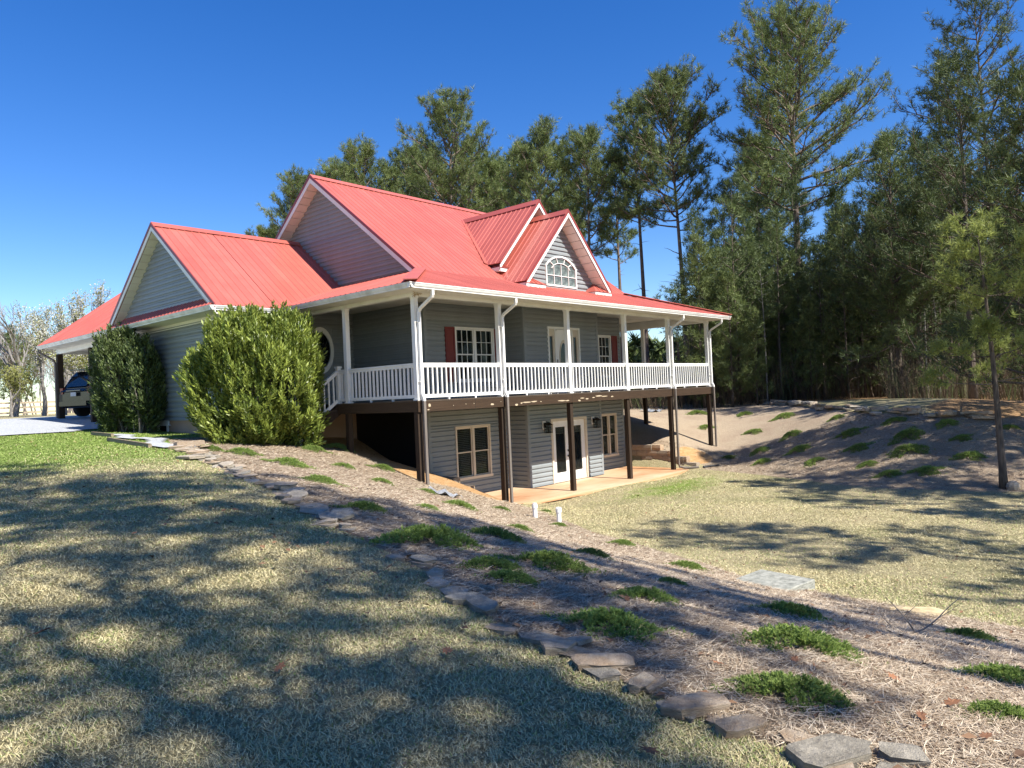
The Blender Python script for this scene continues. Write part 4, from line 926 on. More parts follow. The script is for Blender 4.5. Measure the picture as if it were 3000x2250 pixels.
# ---- dark SUV parked under the carport, tail towards the drive
suv = empty('suv', (.42, 19.0, gz(.5, 20)+.02), 'dark SUV parked tail-out under the carport roof', 'SUV'); suv.rotation_euler.z = R(17)
M['paint'] = plain('dark_paint', (.010,.012,.017), .18, .15, 2, spec=.6); M['tyre'] = plain('tyre', (.015,.015,.016), .8); M['rim'] = plain('rim', (.30,.30,.31), .35, .1, metal=.7); M['lamp_red'] = plain('tail_lamp_red', (.22,.02,.018), .2, .1); M['chrome'] = plain('chrome', (.16,.16,.17), .25, .1, metal=.8); M['plate'] = plain('plate', (.42,.45,.48), .4, .12, 12)
# local frame: x forward (nose at +), origin mid-length on the ground
secs = [(-2.30,.50,.98,.80),(-2.36,.40,1.02,.90),(-2.28,.36,1.12,.93),(-1.9,.34,1.14,.95),(0,.32,1.12,.95),(1.2,.34,1.10,.95),(1.9,.38,1.02,.92),(2.25,.45,.85,.80)]
def loft(rows):
    n = len(rows[0]); b = MB(); b.add([p for r_ in rows for p in r_], [(k*n+i, k*n+(i+1) % n, (k+1)*n+(i+1) % n, (k+1)*n+i) for k in range(len(rows)-1) for i in range(n)]+[tuple(reversed(range(n))), tuple(range((len(rows)-1)*n, len(rows)*n))]); return b
rows = []
for x, z0, z1, w2 in secs: rows.append([(x, y*w2, z0+(z1-z0)*h) for y, h in ((-.86,0),(.86,0),(1,.22),(1,.72),(.96,.94),(.90,1),(-.90,1),(-.96,.94),(-1,.72),(-1,.22))])
loft(rows).build('body', M['paint'], suv, smooth=False, local=True)
rows = []
for x, z1, w2 in ((-2.24,1.14,.80),(-1.98,1.62,.74),(-1.80,1.80,.70),(-1.2,1.86,.70),(.2,1.84,.70),(.75,1.70,.70),(1.35,1.12,.78)): rows.append([(x, y*.90 if h == 0 else y*w2, 1.10+(z1-1.10)*h) for y, h in ((-1,0),(1,0),(1.06,.45),(.98,.9),(.86,1),(-.86,1),(-.98,.9),(-1.06,.45))])
loft(rows).build('cabin', M['paint'], suv, local=True)
M['car_glass'] = plain('car_glass', (.012,.018,.026), .05, .1, spec=1.0)
b = MB(); b.add([(-2.255,-.60,1.20),(-2.255,.60,1.20),(-2.04,.55,1.58),(-2.04,-.55,1.58),(-2.262,-.60,1.20),(-2.262,.60,1.20),(-2.047,.55,1.58),(-2.047,-.55,1.58)], [(3,2,1,0),(4,5,6,7),(0,1,5,4),(1,2,6,5),(2,3,7,6),(3,0,4,7)]); b.build('rear_window', M['car_glass'], suv, local=True)
for s in (-1, 1):
    for x0, x1 in ((-1.75,-.95),(-.88,.0),(.06,.82)):
        b = MB(); y = s*.895; q = s*.755; P = [(x0, y, 1.22), (x1, y, 1.22), (x1-(.28 if x1 > .5 else .02), q, 1.70), (x0+(.2 if x0 < -1.5 else .02), q, 1.70)]; b.prism(P, (0, s*.02, 0)); b.build('side_window', M['car_glass'], suv, local=True)
    b = MB(); b.box(-2.33, -2.15, min(s*.72, s*.90), max(s*.72, s*.90), .92, 1.16); b.build('tail_lamp', M['lamp_red'], suv, local=True)
    b = MB(); b.beam((-1.6, s*.62, 1.92), (.3, s*.62, 1.92), .04, .035); b.build('roof_rail', M['black'], suv, local=True)
b = MB(); b.box(-2.08, -1.78, -.62, .62, 1.84, 1.88); b.build('spoiler', M['paint'], suv, local=True)
b = MB(); b.box(-2.44, -2.26, -.80, .80, .44, .62); b.build('rear_bumper', M['paint'], suv, local=True)
b = MB(); b.box(-2.405, -2.37, -.42, .42, 1.02, 1.06); b.build('tailgate_trim', M['chrome'], suv, local=True)
b = MB(); b.box(-2.40, -2.385, -.16, .16, .82, .97); b.build('number_plate', M['plate'], suv, local=True)
for x in (-1.45, 1.45):
    for s in (-1, 1):
        b = MB(); b.tube([(x, s*.70, .36), (x, s*.72, .36), (x, s*.92, .36), (x, s*.94, .36)], [.30, .36, .36, .31], 20); w0 = b.build('wheel', M['tyre'], suv, local=True)
        b = MB(); b.tube([(x, s*.93, .36), (x, s*.945, .36)], [.22, .20], 12); b.build('rim', M['rim'], w0, local=True)

# ------------------------------------------------------------------ plants
def unit(a): return a/(np.linalg.norm(a, axis=-1, keepdims=True)+1e-9)
def tuft(n, L, w, spread, r):
    """needle bundle pointing along +z: n thin triangles"""
    a = r.uniform(0, 2*np.pi, n); t_ = spread*np.sqrt(r.uniform(.02, 1, n)); l = L*r.uniform(.65, 1.1, n)
    d = np.stack([np.sin(t_)*np.cos(a), np.sin(t_)*np.sin(a), np.cos(t_)], -1); s = unit(np.cross(d, r.normal(0, 1, (n, 3))))
    o = np.zeros((n, 3)); o[:, 2] = r.uniform(-.35, .25, n)*L
    V = np.stack([o+s*w/2, o-s*w/2, o+d*l[:, None]], 1); return V.reshape(-1, 3)
def frames(D, r):
    D = unit(D); A = unit(np.cross(D, r.normal(0, 1, D.shape))); return A, np.cross(D, A), D
def scatter(tmpl, P, D, S, tint, r):
    """instances of soup templates; returns verts, tris, tint"""
    k = r.integers(0, len(tmpl), len(P)); Vs = []; Ts = []
    for j, tv in enumerate(tmpl):
        m = k == j
        if not m.any(): continue
        A, B, C_ = frames(D[m], r); s = S[m][:, None, None]
        V = P[m][:, None]+s*(tv[None, :, 0:1]*A[:, None]+tv[None, :, 1:2]*B[:, None]+tv[None, :, 2:3]*C_[:, None])
        Vs.append(V.reshape(-1, 3)); Ts.append(np.repeat(np.clip(tint[m]+r.normal(0, .07, m.sum()), 0, 1), len(tv)))
    V = np.concatenate(Vs); return V, np.arange(len(V)).reshape(-1, 3), np.concatenate(Ts)
def pine_mesh(seed, H, cb, spread, nb=60, tw=7, nt=3, L=.24, nn=13, w=.022, up=.5, droop=.1, lean=(0, 0), mat='needles', bark='pine_bark', r0=None, dead=6, prof=None, shape=1., tscale=1., whorl=0, limb=1.):
    """tapered trunk with limbs (mesh 1) and needle bundles along the twigs (mesh 2)"""
    r = np.random.default_rng(seed); b = MB(); r0 = r0 or .011*H+.06
    n = 12; ph = r.uniform(0, 6, 2)
    ax = lambda h: np.array((lean[0]*h*H+.012*H*math.sin(3.1*h+ph[0])*h, lean[1]*h*H+.012*H*math.sin(2.7*h+ph[1])*h, h*H))
    b.tube([ax(i/n*.95)-(0, 0, .15 if i == 0 else 0) for i in range(n+1)], [r0*(1.25 if i == 0 else 1)*(1-.88*(i/n)**1.1) for i in range(n+1)], 9)
    P = []; D = []; prof = prof or (lambda q: math.sqrt(max(.05, 1-((q-.38)/.66)**2)))
    tot = nb+dead
    for i in range(tot):
        isdead = i >= nb
        q = ((i+r.uniform(.2, .8))/nb)**shape if not isdead else -r.uniform(.02, .5)
        if whorl and not isdead: q = (math.floor(q*whorl)+r.uniform(.4, .6))/whorl
        h = cb+(1-cb)*q*.985 if not isdead else max(.12, cb+q*cb)
        az = i*2.39996+r.uniform(-.5, .5); st = ax(h); Lb = spread*(prof(max(q, 0)))*r.uniform(.62, 1.15) if not isdead else spread*r.uniform(.15, .4)
        el = (up*(.25+.95*max(q, 0)**1.2)-droop*(1-max(q, 0)))+r.normal(0, .12)
        d = np.array((math.cos(az)*math.cos(el), math.sin(az)*math.cos(el), math.sin(el))); pts = [st]; m = 6
        for k in range(m): d = unit(d+r.normal(0, .09, 3)+np.array((0, 0, .055 if not isdead else -.03))); pts.append(pts[-1]+d*Lb/m)
        rb = limb*max(.012, .030*Lb**.7*(r0/.25)**.5); b.tube(pts, [rb*(1-.82*k/m) for k in range(m+1)], 4, False)
        if isdead: continue
        ns = tw-5+int(Lb*1.1); rs = rb*.45
        for k in range(ns):
            s = .30+.70*(k+r.uniform(0, .9))/ns; j = min(int(s*m), m-1); o = pts[j]+(pts[j+1]-pts[j])*(s*m-j); bd = unit(pts[j+1]-pts[j])
            sd = unit(np.cross(bd, (0, 0, 1.)))*(1 if k % 2 else -1); td = unit(bd*.6+sd*r.uniform(.3, 1.0)+np.array((0, 0, r.uniform(-.05, .5)))); ls = Lb*r.uniform(.20, .42)*(1.1-s*.5)+.22
            mid_ = o+td*ls*.55; te = unit(td+np.array((0, 0, .45))); e = mid_+te*ls*.5; b.tube([o, mid_, e], [rs, rs*.7, rs*.3], 3, False)
            q_ = nt+int(ls/.17)
            for c in range(q_): f = r.uniform(.30, 1.05); P.append((o+td*ls*f if f < .55 else mid_+te*ls*(f-.55))+r.normal(0, .10+.04*ls, 3)); D.append(te+np.array((0, 0, r.uniform(.0, .8)))+r.normal(0, .4, 3))
        for c in range(nt+3): P.append(pts[-1]+r.normal(0, .14, 3)); D.append(d+np.array((0, 0, .4))+r.normal(0, .3, 3))
    for c in range(6): P.append(ax(1.)+r.normal(0, .12, 3)); D.append(np.array((0, 0, 1.))+r.normal(0, .3, 3))
    P = np.array(P); D = np.array(D); tm = [tuft(nn, L*tscale, w*tscale, 1.25, r) for _ in range(7)]
    clump = .5+.5*np.sin(P[:, 0]*1.3+seed)*np.cos(P[:, 1]*1.1+P[:, 2]*.8)
    V, T, ti = scatter(tm, P, D, r.uniform(.75, 1.25, len(P)), np.clip(.25+.5*clump*r.uniform(.4, 1.2, len(P)), 0, 1), r)
    return b.mesh('trunk', M[bark], True), tri_mesh('crown', V, T, M[mat], ti)
def tree(name, meshes, loc, label, group, rz=0., sc=1., cat='tree', parts=('trunk', 'crown', 'blossom'), sz=None):
    e = empty(name, loc, label, cat, group); e.rotation_euler.z = rz; e.scale = (sc, sc, sz or sc)
    for nm, me in zip(parts, meshes):
        o = bpy.data.objects.new(nm, me); col.objects.link(o); o.parent = e
    return e
def spot(u, dep, v=1130):
    p = at_depth(u, v, dep); return p[0], p[1], gz(p[0], p[1])
def pine_at(u_base, vtop, dep, **k):
    """height from the photograph's treetop row"""
    x, y, z = spot(u_base, dep); top = at_depth(u_base, vtop, dep)[2]; return (x, y, z), top-z
G1 = 'tall pines rising behind the house'
talls = [ # u, vtop, depth, crown base fraction, spread, seed, branches, label
 (2352,  48, 46, .50, 6.0, 11, 50, 'tallest pine behind the house, broad rounded crown, long limb reaching right'),
 (2016, 215, 50, .55, 4.8, 12, 46, 'tall pine with open layered crown beside the tallest pine'),
 (1900, 258, 54, .58, 3.2, 13, 34, 'slim tall pine with a thin trunk and narrow tufted crown'),
 (1745, 372, 52, .54, 3.3, 14, 38, 'narrow pine rising directly behind the front dormer peak'),
 (1600, 362, 56, .46, 4.3, 15, 46, 'full round-topped pine behind the rear dormer ridge'),
 (1345, 278, 60, .45, 5.0, 16, 50, 'spiky pointed-top pine standing above the long main ridge'),
 (1462, 470, 64, .38, 4.2, 17, 46, 'shorter pine filling the gap above the main ridge'),
 (1232, 425, 66, .40, 3.8, 18, 46, 'pine with small rounded top left of the pointed-top pine'),
 (1100, 412, 64, .42, 4.6, 19, 52, 'dense round-headed pine behind the main gable peak'),
 (968,  488, 72, .42, 3.6, 20, 40, 'small far pine top peeping over the main gable peak'),
 (800,  662, 74, .45, 3.6, 21, 40, 'far pine top peeping over the low wing ridge'),
 (2238, 400, 54, .48, 3.2, 22, 34, 'dark slender pine trunk just beside the tallest pine'),
 (2300, 330, 58, .46, 3.6, 23, 36, 'leaning pine half hidden behind the tallest pine'),
 (1830, 430, 60, .56, 2.8, 24, 30, 'background pine seen between taller trunks right of the dormers'),
]
for (u, vt, dp, cb, spd, sd_, nb, lab) in talls:
    loc, H = pine_at(u, vt, dp); r_ = random.Random(sd_); H *= .945
    ms = pine_mesh(sd_, H, cb, spd*.93, nb=int(nb*1.2), tw=9, nt=3, L=.38, nn=15, w=.027, up=.85, droop=.05, shape=.9, lean=(r_.uniform(-.012, .012), r_.uniform(-.012, .012)), r0=.26 if dp < 50 else .21, dead=8)
    tree('pine_tree', ms, loc, lab, G1); TM = globals().setdefault('TM', []); TM.append((ms, H))
for (u, vt, dp, k) in ((905,505,70,8), (1030,480,72,4), (1165,470,70,7), (1420,420,70,5), (1530,430,66,4), (1680,440,66,7), (1290,420,72,8)):
    loc, H = pine_at(u, vt, dp); tree('pine_tree', TM[k][0], loc, 'background pine filling the row behind the long main ridge', G1, u*.37, H*.945/TM[k][1])
# dense younger pines at the right edge of the wood
G2 = 'bushy pines at the edge of the wood'
rights = [ (2640, 400, 34, .20, 3.2, 31, 84, 'dark bushy pine with a forked double trunk at the wood edge'),
 (2700, 620, 33, .22, 2.6, 32, 60, 'second slim trunk of dark pine close beside the forked one'),
 (2850, 175, 30, .30, 3.4, 33, 72, 'tall open-topped pine standing against the sky at the wood edge'),
 (2930, -60, 36, .40, 4.6, 34, 64, 'highest pine at the wood edge, its top beyond the picture'),
 (3060, 230, 22, .12, 3.2, 35, 90, 'big full pine with shaggy grey-green boughs near the leaning young pine'),
 (2790, 480, 40, .20, 3.0, 36, 70, 'dark pine standing behind the open-topped pine'),
 (3210, 300, 25, .12, 3.4, 37, 70, 'shaggy pine just beyond the big full pine')]
for (u, vt, dp, cb, spd, sd_, nb, lab) in rights:
    loc, H = pine_at(u, vt, dp)
    ms = pine_mesh(sd_, H, cb, spd, nb=int(nb*.8), tw=8, nt=3, L=.30, nn=13, w=.022, up=.75, droop=.05, mat='needles_dark', bark='young_bark', r0=.15, dead=14, prof=lambda q: (1-q)**.62*.95+.12)
    tree('pine_tree', ms, loc, lab, G2)
# leaning young pine on the far bank, bright in the sun
pb = hit(2942, 1430); top_ = at_depth(2880, 640, 18.8); H = top_[2]-pb[2]
ms = pine_mesh(41, H, .33, 1.5, nb=20, tw=6, nt=11, L=.20, nn=18, w=.020, whorl=6, up=.35, droop=.12, mat='needles_lime', bark='young_bark', r0=.095, lean=(-.035, .030), dead=8, prof=lambda q: (1-q)**.5*.9+.2)
tree('young_pine', ms, tuple(pb), 'leaning young pine with bright lime-green needles on the far bank', None)
# the wood: young pines close together
lowp = [pine_mesh(45+i, 8.5+i, (.05, .10, .03)[i], (1.9, 1.6, 2.1)[i], nb=52, tw=6, nt=3, L=.30, nn=11, w=.026, up=.75, droop=.0, mat='needles', bark='young_bark', r0=.07, dead=2, prof=lambda q: (1-q)**.7*.95+.12) for i in range(3)]
protos = [pine_mesh(50+i, 9.5+1.2*i, (.28, .36, .22, .42)[i], (1.9, 1.6, 2.2, 1.5)[i], nb=(40, 34, 46, 30)[i], tw=6, nt=3, L=.32, nn=11, w=.026, up=.8, droop=.0, mat='needles_dark', bark='young_bark', r0=.075, dead=22, prof=lambda q: (1-q)**.6*.95+.15) for i in range(4)]
poles = [pine_mesh(60+i, 8.0+i, .70, .9, nb=12, tw=5, nt=2, L=.30, nn=9, w=.026, mat='needles_dark', bark=('young_bark', 'grey_bark', 'young_bark')[i], r0=.05, dead=26, up=.7) for i in range(3)]
rr = random.Random(5); nW = 0
front = [(2055, 39, 1), (2110, 41, 0), (2170, 38, 2), (2225, 40, 0), (2290, 38.5, 1), (2350, 40, 2), (2415, 38, 0), (2470, 41, 1), (2530, 39, 2), (2590, 41, 0)]
for (u, dp, k) in front:
    x, y, z = spot(u, dp); tree('young_pine', protos[k], (x, y, z), 'bushy young pine in the front rank of the wood', 'young pines in the front rank of the wood', rr.uniform(0, 6.3), rr.uniform(.75, 1.0))
for i in range(30):
    u = 2040+i*19+rr.uniform(-14, 14) if i < 26 else rr.uniform(2560, 2700); dp = rr.uniform(36.5, 43); x, y, z = spot(u, dp)
    tree('young_pine', lowp[i % 3], (x, y, z), 'green young pine feathered to the ground at the wood edge', 'young pines feathered to the ground', rr.uniform(0, 6.3), rr.uniform(.55, .95)*(1 if i % 4 else .6))
for i in range(120):
    u = rr.uniform(1500, 3350) if i < 28 else rr.uniform(2080, 3350); dp = rr.uniform(42, 74)*(1 if u < 2600 else .82); x, y, z = spot(u, dp)
    tree('young_pine', protos[rr.randrange(4)], (x, y, z), 'young pine standing deep in the wood', 'young pines deep in the wood', rr.uniform(0, 6.3), rr.uniform(.75, 1.25) if u > 2080 else rr.uniform(.45, .65))
for i in range(150):
    u = rr.uniform(1950, 3250); dp = rr.uniform(37, 60)*(1 if u < 2600 else .85); x, y, z = spot(u, dp)
    tree('pine_pole', poles[rr.randrange(3)], (x, y, z), 'thin bare pine stem crowded in the shaded wood', 'thin pine stems in the wood', rr.uniform(0, 6.3), rr.uniform(.7, 1.2), sz=rr.uniform(.6, 1.1))
def soup_obj(name, P, D, S, tint, mat, tm, label, cat):
    V, T, ta = scatter(tm, P, D, S, tint, rng); tag(link(name, tri_mesh(name, V, T, mat, ta)), label, cat, kind='stuff')
n = 15000; u = rng.uniform(1250, 3500, n); dp = rng.uniform(66, 105, n); h = rng.beta(1.1, 1.5, n)*np.where(u > 2080, 11, 5.5)
K = np.array([AF+AR*((a-1500)/FPX) for a in u]); P = CAM[None]+K*dp[:, None]; P[:, 2] = ground(P[:, 0], P[:, 1])+h
soup_obj('far_woods', P, rng.normal(0, 1, (n, 3))+np.array((0, 0, .6)), rng.uniform(.8, 1.6, n), rng.uniform(0, 1, n), M['needles_dark'], [tuft(9, 1.1, .22, 1.3, rng) for _ in range(4)], 'dark mass of far woodland closing off the pine wood', 'woods')
n = 24000; u = rng.uniform(1750, 3350, n); dp = rng.uniform(37, 66, n)*np.where(u < 2600, 1, .84); K = np.array([AF+AR*((a-1500)/FPX) for a in u]); P = CAM[None]+K*dp[:, None]; P[:, 2] = ground(P[:, 0], P[:, 1])-.05
t = NT('undergrowth'); t.base(t.ramp(t.attr('tint'), [(0, (.06,.045,.032)), (.5, (.13,.095,.065)), (.75, (.20,.16,.12)), (.85, (.07,.10,.04)), (1, (.14,.17,.07))])); M['under'] = t.fin(.9, .1)
soup_obj('undergrowth', P, rng.normal(0, .16, (n, 3))+np.array((0, 0, 1.)), rng.beta(1.2, 3.0, n)*3.4+.2, rng.uniform(0, 1, n), M['under'], [np.concatenate([tuft(3, 1., .010, .16, rng), tuft(4, .35, .008, .9, rng)+np.array((0, 0, .5)), tuft(3, .3, .008, .9, rng)+np.array((0, 0, .75))]) for _ in range(5)], 'tangle of brown saplings and brush on the floor of the wood', 'brush')
# pines standing in front of the sun, outside the picture: their crowns shade lawn and bank
G3 = 'tall pines south of the lawn'
sp = [pine_mesh(70+i, 20, (.40, .46, .36)[i], (4.2, 3.4, 4.6)[i], nb=(40, 30, 42)[i], tw=7, nt=4, L=.36, nn=9, w=.045, up=.5, r0=.10, dead=0, limb=.45) for i in range(3)]
for (x, y, H, k) in ((-13.6,-21.5,22,0),(-10.0,-20.6,24,2),(-6.9,-21.2,22,1),(-17.5,-20,20,0),(-4.0,-22.0,18,1),(3.0,-20.8,16.0,1),(8.6,-20.5,15.5,0),(12.2,-20.5,15.5,2),(14.4,-18.2,14.0,0),(16.6,-20.5,15.5,2)):
    tree('pine_tree', sp[k], (x, y, gz(x, y)), 'tall pine standing south of the lawn', G3, x*1.7, H/20)
# bare and flowering trees at the left
def bare_mesh(seed, H, levels=5, spread=.55, up=.25, r0=.12, nchild=3, mat='grey_bark', trunk_h=.28, upright=0., flowers=0, leaves=0, fl=.045, minr=.006):
    r = np.random.default_rng(seed); b = MB(); tips = []
    def grow(p, d, L_, rad, lv):
        m = 4; pts = [p]
        for k in range(m): d = unit(d+r.normal(0, .10, 3)+np.array((0, 0, .05+upright*.12))); pts.append(pts[-1]+d*L_/m)
        b.tube(pts, [max(minr, rad*(1-.45*k/m)) for k in range(m+1)], 6 if lv < 2 else 3, False)
        if lv >= 2: tips.extend(pts[1:])
        if lv == levels: return
        for k in range(nchild+(1 if lv == 0 else 0)):
            s = r.uniform(.35, 1.0) if k else 1.0; j = min(int(s*m), m-1); o = pts[j]+(pts[j+1]-pts[j])*(s*m-j)
            sd = unit(np.cross(d, r.normal(0, 1, 3))); nd = unit(d*(1-spread*.35)+sd*spread*r.uniform(.5, 1.2)+np.array((0, 0, up))); grow(o, nd, L_*r.uniform(.58, .80), rad*.58, lv+1)
    grow(np.array((0, 0, -.1)), np.array((0, 0, 1.)), H*trunk_h, r0, 0)
    out = [b.mesh('trunk', M[mat], False)]; P = np.array(tips)
    zmax = max(p[2] for p in b.v); k = H/zmax
    for v in out[0].vertices: v.co *= k
    P = P*k
    for cnt, mt, sz in ((leaves, 'spring_leaf', fl*1.2), (flowers, 'blossom', fl)):
        if not cnt: continue
        q = r.integers(0, len(P), cnt); X = P[q]+r.normal(0, .16, (cnt, 3)); tm = [np.array([(-.5,0,0),(.5,0,0),(0,.2,1.), (.3,-.5,.2),(-.2,.5,.1),(-.5,-.1,.9)])*1. for _ in range(1)]
        V, T, ti = scatter(tm, X, r.normal(0, 1, (cnt, 3)), sz*r.uniform(.6, 1.3, cnt), r.uniform(0, 1, cnt), r); out.append(tri_mesh('crown', V, T, M[mt], ti))
    return out
def far_at(u, vtop, dep):
    x, y, z = spot(u, dep, 1200); top = at_depth(u, vtop, dep)[2]; return (x, y, z), top-z
loc, H = far_at(185, 815, 52); tree('pear_tree', bare_mesh(81, H, 5, .50, .22, .14, 3, 'grey_bark', .22, .8, 2600, 2400, .075), loc, 'upright pear tree in white blossom beyond the carport', None, parts=('trunk', 'leaf_buds', 'blossom'))
loc, H = far_at(128, 880, 56); tree('pear_tree', bare_mesh(82, H, 5, .55, .2, .12, 3, 'grey_bark', .22, .6, 2000, 2000, .075), loc, 'shorter white-flowering pear tree left of the upright one', None, parts=('trunk', 'leaf_buds', 'blossom'))
loc, H = far_at(262, 960, 50); tree('pear_tree', bare_mesh(83, H, 5, .6, .15, .12, 3, 'grey_bark', .22, .4, 1600, 2800, .075), loc, 'flowering pear seen through the open carport', None, parts=('trunk', 'leaf_buds', 'blossom'))
loc, H = far_at(36, 1070, 54); tree('sapling', bare_mesh(84, H, 4, .6, .2, .06, 3, 'grey_bark', .25, .2, 0, 1600, .09), loc, 'small sapling in pale green leaf standing at the fence', None)
loc, H = far_at(45, 830, 60); tree('bare_tree', bare_mesh(85, H, 5, .62, .12, .15, 3, 'grey_bark', .30, .1, minr=.012), loc, 'leafless tree with wide crooked limbs behind the fence', None)
loc, H = far_at(40, 955, 66); ms = pine_mesh(86, H, .15, 2.6, nb=60, tw=6, nt=3, L=.3, nn=12, w=.03, up=.4, mat='needles', prof=lambda q: math.sin(math.pi*min(1, q*.8+.25))); tree('cedar_tree', ms, loc, 'round dark green evergreen behind the leafless tree', None)
bp = [bare_mesh(90+i, 11, 5, .6, .2, .10, 3, 'far_twig', .28, .3, minr=.010) for i in range(3)]
for i in range(46):
    u = rr.uniform(-260, 420); dp = rr.uniform(70, 120); (x, y, z), H = far_at(u, rr.uniform(930, 1020), dp)
    tree('bare_tree', bp[i % 3], (x, y, z), 'grey leafless tree in the far woods past the fence', 'leafless trees past the fence', rr.uniform(0, 6.3), H/11)

# broad-leaved shrubs
def leaf_soup(r, n, L, w):
    """whorl of n folded lance leaves around a shoot along +z"""
    V = []
    for i in range(n):
        a = i*2.4+r.uniform(-.3, .3); z = (i/n-.5)*L*2.2; t_ = r.uniform(.30, .95)*(1.15-i/n*.55); d = np.array((math.sin(t_)*math.cos(a), math.sin(t_)*math.sin(a), math.cos(t_)))
        s = unit(np.cross(d, (0, 0, 1.))); nrm = np.cross(s, d); o = np.array((0, 0, z)); m = o+d*L*.55-nrm*L*.04; tip = o+d*L; k = w/2*r.uniform(.8, 1.15)
        V += [o, m+s*k+nrm*w*.12, tip, o, tip, m-s*k+nrm*w*.12]
    return np.array(V)
def shrub_mesh(seed, size, shoots, L, w, mat, nleaf=13, lump=.16):
    r = np.random.default_rng(seed); n = shoots; d = unit(r.normal(0, 1, (n, 3))); d[:, 2] = np.where(d[:, 2] < -.9, -d[:, 2], d[:, 2])
    az = np.arctan2(d[:, 1], d[:, 0]); k = 1+lump*np.sin(az*3+seed)*np.cos(d[:, 2]*4)+lump*.6*np.sin(az*7+d[:, 2]*6)
    rad = r.uniform(.62, 1.0, n)**.5*k; q = np.sign(d)*np.abs(d)**np.array((.96, .96, .80))
    P = q*rad[:, None]*np.array(size)/2; P[:, 2] += size[2]*.5; P = P[P[:, 2] > .05]
    dd = d[:len(P)]; D = unit((P-np.array((0, 0, size[2]*.40)))/np.array(size))*.55+np.array((0, 0, .85))+r.normal(0, .22, P.shape)
    tm = [leaf_soup(r, nleaf, L, w) for _ in range(8)]
    V, T, ti = scatter(tm, P, D, r.uniform(.7, 1.3, len(P)), np.clip(r.normal(.5, .22, len(P)), 0, 1), r)
    b = MB()
    for i in range(46):
        j = r.integers(0, len(P)); s = np.array((r.uniform(-.3, .3), r.uniform(-.3, .3), -.1)); b.tube([s, s*.5+P[j]*.45+(0, 0, .1), P[j]], [.03, .018, .006], 5, False)
    return b.mesh('stem', M['twig'], False), tri_mesh('foliage', V, T, M[mat], ti)
def shrub(name, me, loc, label, sc=1.): return tree(name, me, loc, label, None, 0, sc, 'shrub', ('stem', 'foliage'))
p = hit(752, 1304); shrub('leafy_shrub', shrub_mesh(101, (3.35, 3.15, 3.75), 5800, .135, .044, 'shrub'), (p[0]+.62, p[1]+.78, gz(p[0]+.62, p[1]+.78)-.50), 'huge rounded shrub with glossy yellow-green leaves beside the porch stairs')
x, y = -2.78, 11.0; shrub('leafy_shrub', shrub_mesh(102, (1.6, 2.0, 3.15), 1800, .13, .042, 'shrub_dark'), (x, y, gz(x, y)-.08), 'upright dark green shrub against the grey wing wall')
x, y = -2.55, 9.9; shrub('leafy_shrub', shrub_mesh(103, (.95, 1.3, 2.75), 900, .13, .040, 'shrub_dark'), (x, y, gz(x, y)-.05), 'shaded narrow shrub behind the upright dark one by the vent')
# spreading junipers
def juniper_mesh(seed, n=1700):
    r = np.random.default_rng(seed); a = r.uniform(0, 2*np.pi, n); lob = 1+.34*np.sin(3*a+seed)+.26*np.sin(5*a+2*seed)+.15*np.sin(11*a); rad = np.sqrt(r.uniform(0, 1, n))*lob*.5*np.where(r.uniform(0, 1, n) < .10, r.uniform(1.05, 1.5, n), 1.)
    P = np.stack([rad*np.cos(a)*1.25, rad*np.sin(a)*.8, .03+.165*np.maximum(0, 1-(rad/.55)**2)+r.uniform(-.02, .03, n)], -1)
    ok = np.sin(P[:, 0]*9+seed)*np.sin(P[:, 1]*11+2*seed) > r.uniform(-1.1, -.1, n); P = P[ok]; a = a[ok]; n = len(P); P[:, 2] *= r.uniform(.6, 1.25, n)
    D = np.stack([np.cos(a)*.8, np.sin(a)*.8, r.uniform(.35, 1.2, n)], -1)+r.normal(0, .35, (n, 3)); tm = [tuft(11, .042, .013, 1.0, r) for _ in range(5)]
    V, T, ti = scatter(tm, P, D, r.uniform(.7, 1.35, n), r.uniform(.1, 1, n), r); b = MB()
    for i in range(14): e = P[r.integers(0, n)]; b.tube([(0, 0, .0), e*.5+(0, 0, .03), e], [.012, .009, .004], 4, False)
    return b.mesh('stem', M['twig'], False), tri_mesh('foliage', V, T, M['juniper'], ti)
jp = [juniper_mesh(110+i) for i in range(4)]
left = [(612,1318,1.),(712,1331,1.1),(848,1363,1.25),(920,1320,1.),(992,1316,1.1),(1008,1368,.9),(1123,1374,1.1),(940,1415,1.1),(1119,1413,1.),(1254,1442,.85),(1069,1494,.9),(1254,1492,.8),(1349,1485,1.1),(1471,1493,.8),(1525,1554,.9),(1639,1540,.85),(1453,1577,1.15),(1263,1592,1.5),(1738,1631,1.),(1824,1595,.9),(1440,1665,.9),(1500,1705,1.1),(1616,1665,1.3),(2014,1665,1.1),(1968,1714,.8),(1892,1757,1.2),(1791,1848,1.15),(2325,1807,1.15),(2339,1902,1.25),(2316,2045,1.0),(2845,1875,1.),(2949,2000,.9),(2940,2105,.8),(1600,1498,.5)]
right = [(2043,1213,1.4),(2181,1215,1.0),(2298,1222,1.2),(2452,1225,1.1),(2068,1253,1.2),(2208,1267,1.2),(2319,1276,1.1),(2493,1271,1.3),(2619,1235,1.),(2773,1242,1.1),(2660,1278,1.5),(2818,1285,.9),(2958,1253,.8),(2226,1323,1.1),(2343,1319,1.2),(2515,1314,1.),(2660,1323,1.4),(2841,1339,1.),(2136,1341,.7),(2233,1355,.9),(2384,1355,1.),(2542,1362,1.),(2606,1391,.9),(2714,1382,1.)]
